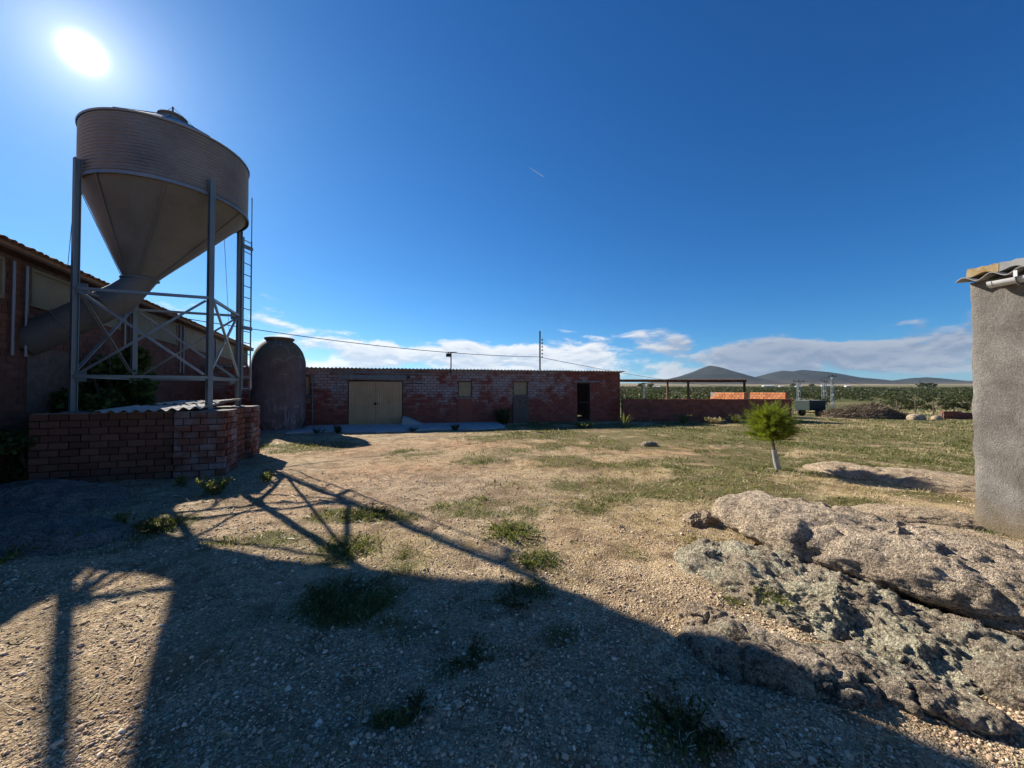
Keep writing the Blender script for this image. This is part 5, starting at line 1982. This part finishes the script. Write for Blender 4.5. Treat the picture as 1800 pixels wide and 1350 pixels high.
def build_far():
    gr = 'orchard trees beyond the yard'
    near = [('left of the three orchard trees behind the pale boulders', 76.0, 75, 3.0, 5.6), ('middle orchard tree with forked trunk behind the pale boulders', 77.5, 70.5, 2.9, 4.8), ('right orchard tree behind the ruined wall', 80.0, 68, 3.3, 5.8)]
    for k, (lab, x, y, h, w) in enumerate(near):
        build_tree('orchard_tree', lab, 'tree', x, y, h, w, 300 + k, gr)
    more = [('rounded tree between the tallest pylon and the brushwood heap', 92, 92, 3.2, 5.5), ('broad dark tree behind the green trailer', 63, 82, 3.4, 6.5), ('rounded tree at the far right before the grey hut', 101, 88, 3.3, 6), ('rounded tree seen under the right end of the canopy', 55, 95, 3.2, 6), ('rounded tree seen under the left half of the canopy', 38, 96, 3.2, 6)]
    for k, (lab, x, y, h, w) in enumerate(more):
        build_tree('orchard_tree', lab, 'tree', x, y, h, w, 330 + k, gr, nl=900, leaf=.4)
    # the orchard that merges into one green mass
    r = np.random.default_rng(21)
    pts = []
    for y in np.arange(100, 980, 9.0):
        step = 8.0 + y * .006
        for x in np.arange(.10 * y, 1.45 * y, step):
            m = fbm2(x * 1.0, y * 1.0, .007, 2, 25)
            if y < 190 and x > .55 * y: continue
            if m < -.12 or r.uniform() < .38: continue
            pts.append((x + r.uniform(-2.6, 2.6), y + r.uniform(-3, 3)))
    pts = np.array(pts)
    s = r.uniform(.75, 1.35, len(pts))
    z = terrain(pts[:, 0], pts[:, 1])
    LV = []
    for (x, y), q, zz in zip(pts, s, z):
        far_ = min(1, max(0, (y - 120) / 500))
        n = int(110 - 70 * far_)
        k = 7
        cc = r.normal(size=(k, 3)) * np.array((1.5, 1.5, .6))
        p = cc[r.integers(0, k, n)] + r.normal(size=(n, 3)) * np.array((.75, .75, .5))
        LV.append(np.concatenate([np.array((x, y, zz + 1.9 * q)) + p * q, np.full((n, 1), .75 + .9 * far_)], 1))
    LV = np.concatenate(LV)
    v, f = leaves(LV[:, :3], LV[:, 3], seed=55, asp=.75)
    o = obj('orchard', (v, f), M['olive'])
    tag(o, 'dense green orchard covering the plain beyond the yard', 'orchard', kind='stuff')
    # scrub along the drop behind the yard
    n = 260
    x = r.uniform(10, 60, n); y = r.uniform(27, 60, n)
    ok = (x / y > .3) & (x / y < 1.5)
    x, y = x[ok], y[ok]
    P = []
    for a, b in zip(x, y):
        P.append(np.array((a, b, float(terrain(a, b)) + .12)) + r.normal(size=(45, 3)) * np.array((.45, .45, .14)))
    v, f = leaves(np.concatenate(P), .2, seed=5, asp=.25)
    o = obj('dry_scrub', (v, f), M['dry'])
    tag(o, 'dry scrub grass on the slope behind the yard', 'scrub', kind='stuff')
    # white farm houses far off
    H = [('long white farm shed far off above the pen walls', .667, 1150, 34, 6), ('white farmhouse far off left under the canopy', .315, 900, 12, 4.5), ('second white farmhouse far off under the canopy', .372, 900, 20, 4), ('small white house far off under the middle of the canopy', .45, 1200, 10, 4), ('white shed far off left of the tallest pylon', .815, 1300, 26, 5), ('bright white shed far off right of the tallest pylon', .872, 1300, 15, 5), ('pale shed far off behind the pylon above the pen wall', .745, 1300, 24, 5), ('little white house on the plain below the double hill', .70, 1350, 14, 5)]
    for lab, q, y, w, h in H:
        x = q * y
        zz = float(terrain(x, y)) - .4
        t = thing('farm_house', lab, 'house', (x, y, zz), 'white houses on the plain')
        b = np.array((x, y, zz))
        obj('wall', MB().obox(b + np.array((0, 0, h / 2)), (w, 10, h)), M['white'], t)
        V = [b + np.array(p) for p in ((-w / 2 - .5, -5.5, h), (w / 2 + .5, -5.5, h), (w / 2 + .5, 5.5, h), (-w / 2 - .5, 5.5, h), (-w / 2 - .5, 0, h + 2.2), (w / 2 + .5, 0, h + 2.2))]
        obj('roof', MB().add(V, [(0, 1, 5, 4), (2, 3, 4, 5), (0, 4, 3), (1, 2, 5), (3, 2, 1, 0)]), M['white'] if w > 13 else M['tile'], t)
        for k in range(max(1, int(w / 8))):
            obj('window', MB().obox(b + np.array((-w / 2 + w * (k + .5) / max(1, int(w / 8)), -5.02, h * .5)), (1.4, .1, 1.4)), M['iron'], t)
    # dark trees by the houses
    for k, (q, y) in enumerate(((.335, 880), (.36, 860), (.73, 1250), (.78, 1250), (1.065, 800), (1.09, 810))):
        build_tree('windbreak_tree', ['dark tree left of the far white farmhouses', 'dark tree between the far white farmhouses', 'dark tree left of the pale far shed', 'dark tree right of the pale far shed', 'dark tree on the plain below the small rounded hill', 'second dark tree on the plain below the small rounded hill'][k], 'tree', q * y, y, 12, 16, 400 + k, 'dark trees on the plain', nl=700, leaf=2.2)
    # vapour trail
    a = np.array((.0459, 1.0, .585)) * 9000; b = np.array((.0843, 1.0, .560)) * 9000
    o = obj('vapour_trail', MB().tube([a, a * .6 + b * .4, a * .15 + b * .85, b], [2, 8, 9, 2], 10), M['trail'], loc=tuple(a), smooth=True)
    tag(o, 'short white vapour trail high in the blue sky', 'contrail')


build_far()

# ---------------------------------------------------------------- gravel, grass and ground cover

def fan(n, d0, d1, seed, spread=1.5):
    r = np.random.default_rng(seed)
    d = np.exp(r.uniform(math.log(d0), math.log(d1), n))
    q = r.uniform(-spread, spread, n)
    return d * q, d


def free(x, y):
    """not under a building, wall, rock or the apron"""
    ok = np.ones(len(x), bool)
    P = np.stack([x, y, 0 * x], -1)
    d = P - PO; a = d @ PU; b = d @ PV
    ok &= ~((a > -2.5) & (a < .45) & (b > -.5) & (b < 2.6))
    d = P - S0; ok &= (d @ SN) > .1
    d = P - B0; u = d @ BU; v = d @ BV
    ok &= ~((v > -.1) & (u > -4.2) & (u < 16.3)) & ~((u > .0) & (u < 8.7) & (v > -3.0))
    d = P - W0; u = d @ WU; v = d @ WV
    ok &= ~((v > -.05) & (u > 0) & (u < 9.3) & (v < .4))
    d = P - H0; ok &= (d @ HN) > .02
    ok |= (P[:, 1] > 4.95) & (P[:, 0] > 5) & ((P - B0) @ BV < -.1)
    return ok


def build_cover():
    # stones
    x, y = fan(105000, 1.15, 8.0, 31)
    r = np.random.default_rng(32)
    g, rd, gy, dr = on_grid(x, y, 'g', 'r', 'k', 'd')
    keep = free(x, y) & (r.uniform(size=len(x)) < (.95 - .7 * g - .35 * dr + .2 * gy)) 
    cl = fbm2(x, y, 2.0, 3, 33)
    keep &= r.uniform(size=len(x)) < np.clip(.55 + 1.1 * cl, .12, 1)
    x, y = x[keep], y[keep]
    n = len(x)
    s = np.exp(r.normal(math.log(.0043), .45, n)) * (1 + .07 * y)
    s = np.where(r.uniform(size=n) < .01, s * 2.6, s)
    s = np.clip(s, .0022, .02)
    z = on_grid(x, y, 'Z')
    scl = np.stack([s * r.uniform(.9, 1.5, n), s * r.uniform(.7, 1.1, n), s * r.uniform(.45, .75, n)], -1)
    bv, bf = ico()
    v, f = scatter(bv, bf, np.stack([x, y, z + s * .18], -1), scl, 34, .10, True)
    o = obj('gravel', (v, f), M['stones'], smooth=True)
    tag(o, 'loose stones strewn over the yard soil', 'gravel', kind='stuff')
    # short grass and dry straw
    for nm, lab, mt, sd, N, fn, hh in (('grass', 'short green grass growing in patches', 'grass', 51, 560000, lambda g, rd, gy, dr: np.clip(g * 1.3 - .06, 0, 1), .036), ('dry_grass', 'short dry yellow grass between the green patches', 'dry', 52, 190000, lambda g, rd, gy, dr: np.clip(dr * .9 + g * .3 - .03, 0, 1), .038)):
        x, y = fan(N, 1.3, 25.0, sd)
        r = np.random.default_rng(sd + 9)
        keep = free(x, y) & (r.uniform(size=N) < fn(*on_grid(x, y, 'g', 'r', 'k', 'd')))
        cl = fbm2(x, y, 4.5, 3, sd)
        keep &= r.uniform(size=N) < np.clip(.45 + 1.6 * cl, .05, 1)
        x, y = x[keep], y[keep]
        n = len(x)
        z = on_grid(x, y, 'Z')
        h = hh * r.uniform(.4, 1.5, n) * (1 + .06 * y) * np.clip(.7 + 1.2 * fbm2(x, y, .9, 2, sd + 2), .35, 1.7)
        a = r.uniform(0, 2 * pi, n); lean = r.uniform(.2, 1.5, n) * h
        w = .0018 + .0008 * y
        b = np.stack([x, y, z - .003], -1)
        ax = r.uniform(0, 2 * pi, n)
        sd_ = np.stack([np.cos(ax), np.sin(ax), 0 * ax], -1) * w[:, None]
        tip = b + np.stack([np.cos(a) * lean, np.sin(a) * lean, h], -1)
        v = np.stack([b - sd_, b + sd_, tip], 1).reshape(-1, 3)
        o = obj(nm, (v, np.arange(3 * n).reshape(n, 3)), M[mt])
        tag(o, lab, 'grass', kind='stuff')
    # fallen straws and twigs
    r = np.random.default_rng(71)
    x, y = fan(2600, 1.4, 14.0, 72)
    ok = free(x, y); x, y = x[ok], y[ok]
    n = len(x)
    a = r.uniform(0, 2 * pi, n); ln = r.uniform(.03, .20, n) * (.6 + .08 * y); w = .0012 + .0006 * y
    p = np.stack([x, y, on_grid(x, y, 'Z') + .008], -1); d_ = np.stack([np.cos(a) * ln, np.sin(a) * ln, r.uniform(0, .18, n) * ln], -1)
    q = np.stack([-np.sin(a), np.cos(a), 0 * a], -1) * w[:, None]
    up = np.array((0, 0, 1.)) * (w * 1.2)[:, None]
    m = p + d_ * .5 + q * 3 + up
    v = np.stack([p - q, p + q, m + q + up, m - q, p + d_ + q * .5, p + d_ - q * .5], 1).reshape(-1, 3)
    k = np.arange(n)[:, None] * 6
    f = np.concatenate([k + np.array([[0, 1, 2, 3]]), k + np.array([[3, 2, 4, 5]])])
    o = obj('straw', (v, f), M['dry'])
    tag(o, 'fallen straws and thin twigs on the yard', 'straw', kind='stuff')
    # low broad-leaved plants in the green patches
    x, y = fan(70000, 1.4, 16.0, 61)
    r = np.random.default_rng(62)
    g, rd, gy, dr = on_grid(x, y, 'g', 'r', 'k', 'd')
    cl = fbm2(x, y, 3.0, 3, 63)
    keep = free(x, y) & (r.uniform(size=len(x)) < np.clip(g * 1.2 - .35, 0, 1)) & (cl > .0)
    x, y = x[keep], y[keep]
    z = on_grid(x, y, 'Z') + r.uniform(0, .03, len(x))
    v, f = leaves(np.stack([x, y, z], -1), .022 + .0022 * y, flat=.3, seed=64, asp=.6, up=(0, 0, 1))
    o = obj('ground_plants', (v, f), M['weed'])
    tag(o, 'low leafy plants hugging the soil', 'plants', kind='stuff')


build_cover()

# ---------------------------------------------------------------- haze over the plain

def build_haze():
    m = bpy.data.materials.new('valley_haze')
    m.use_nodes = True
    t = NT(m.node_tree)
    t.n.clear()
    out = t.node('ShaderNodeOutputMaterial')
    v = t.node('ShaderNodeVolumePrincipled')
    v.inputs['Color'].default_value = (0.55, 0.76, 1.0, 1)
    v.inputs['Density'].default_value = 0.000022
    v.inputs['Anisotropy'].default_value = 0.3
    t.l.new(v.outputs[0], out.inputs['Volume'])
    mb = MB().obox((3500, 6850, 213), (25200, 14500, 460))
    o = obj('haze', mb, m)
    tag(o, 'thin blue haze over the far plain', 'haze', kind='stuff')


build_haze()
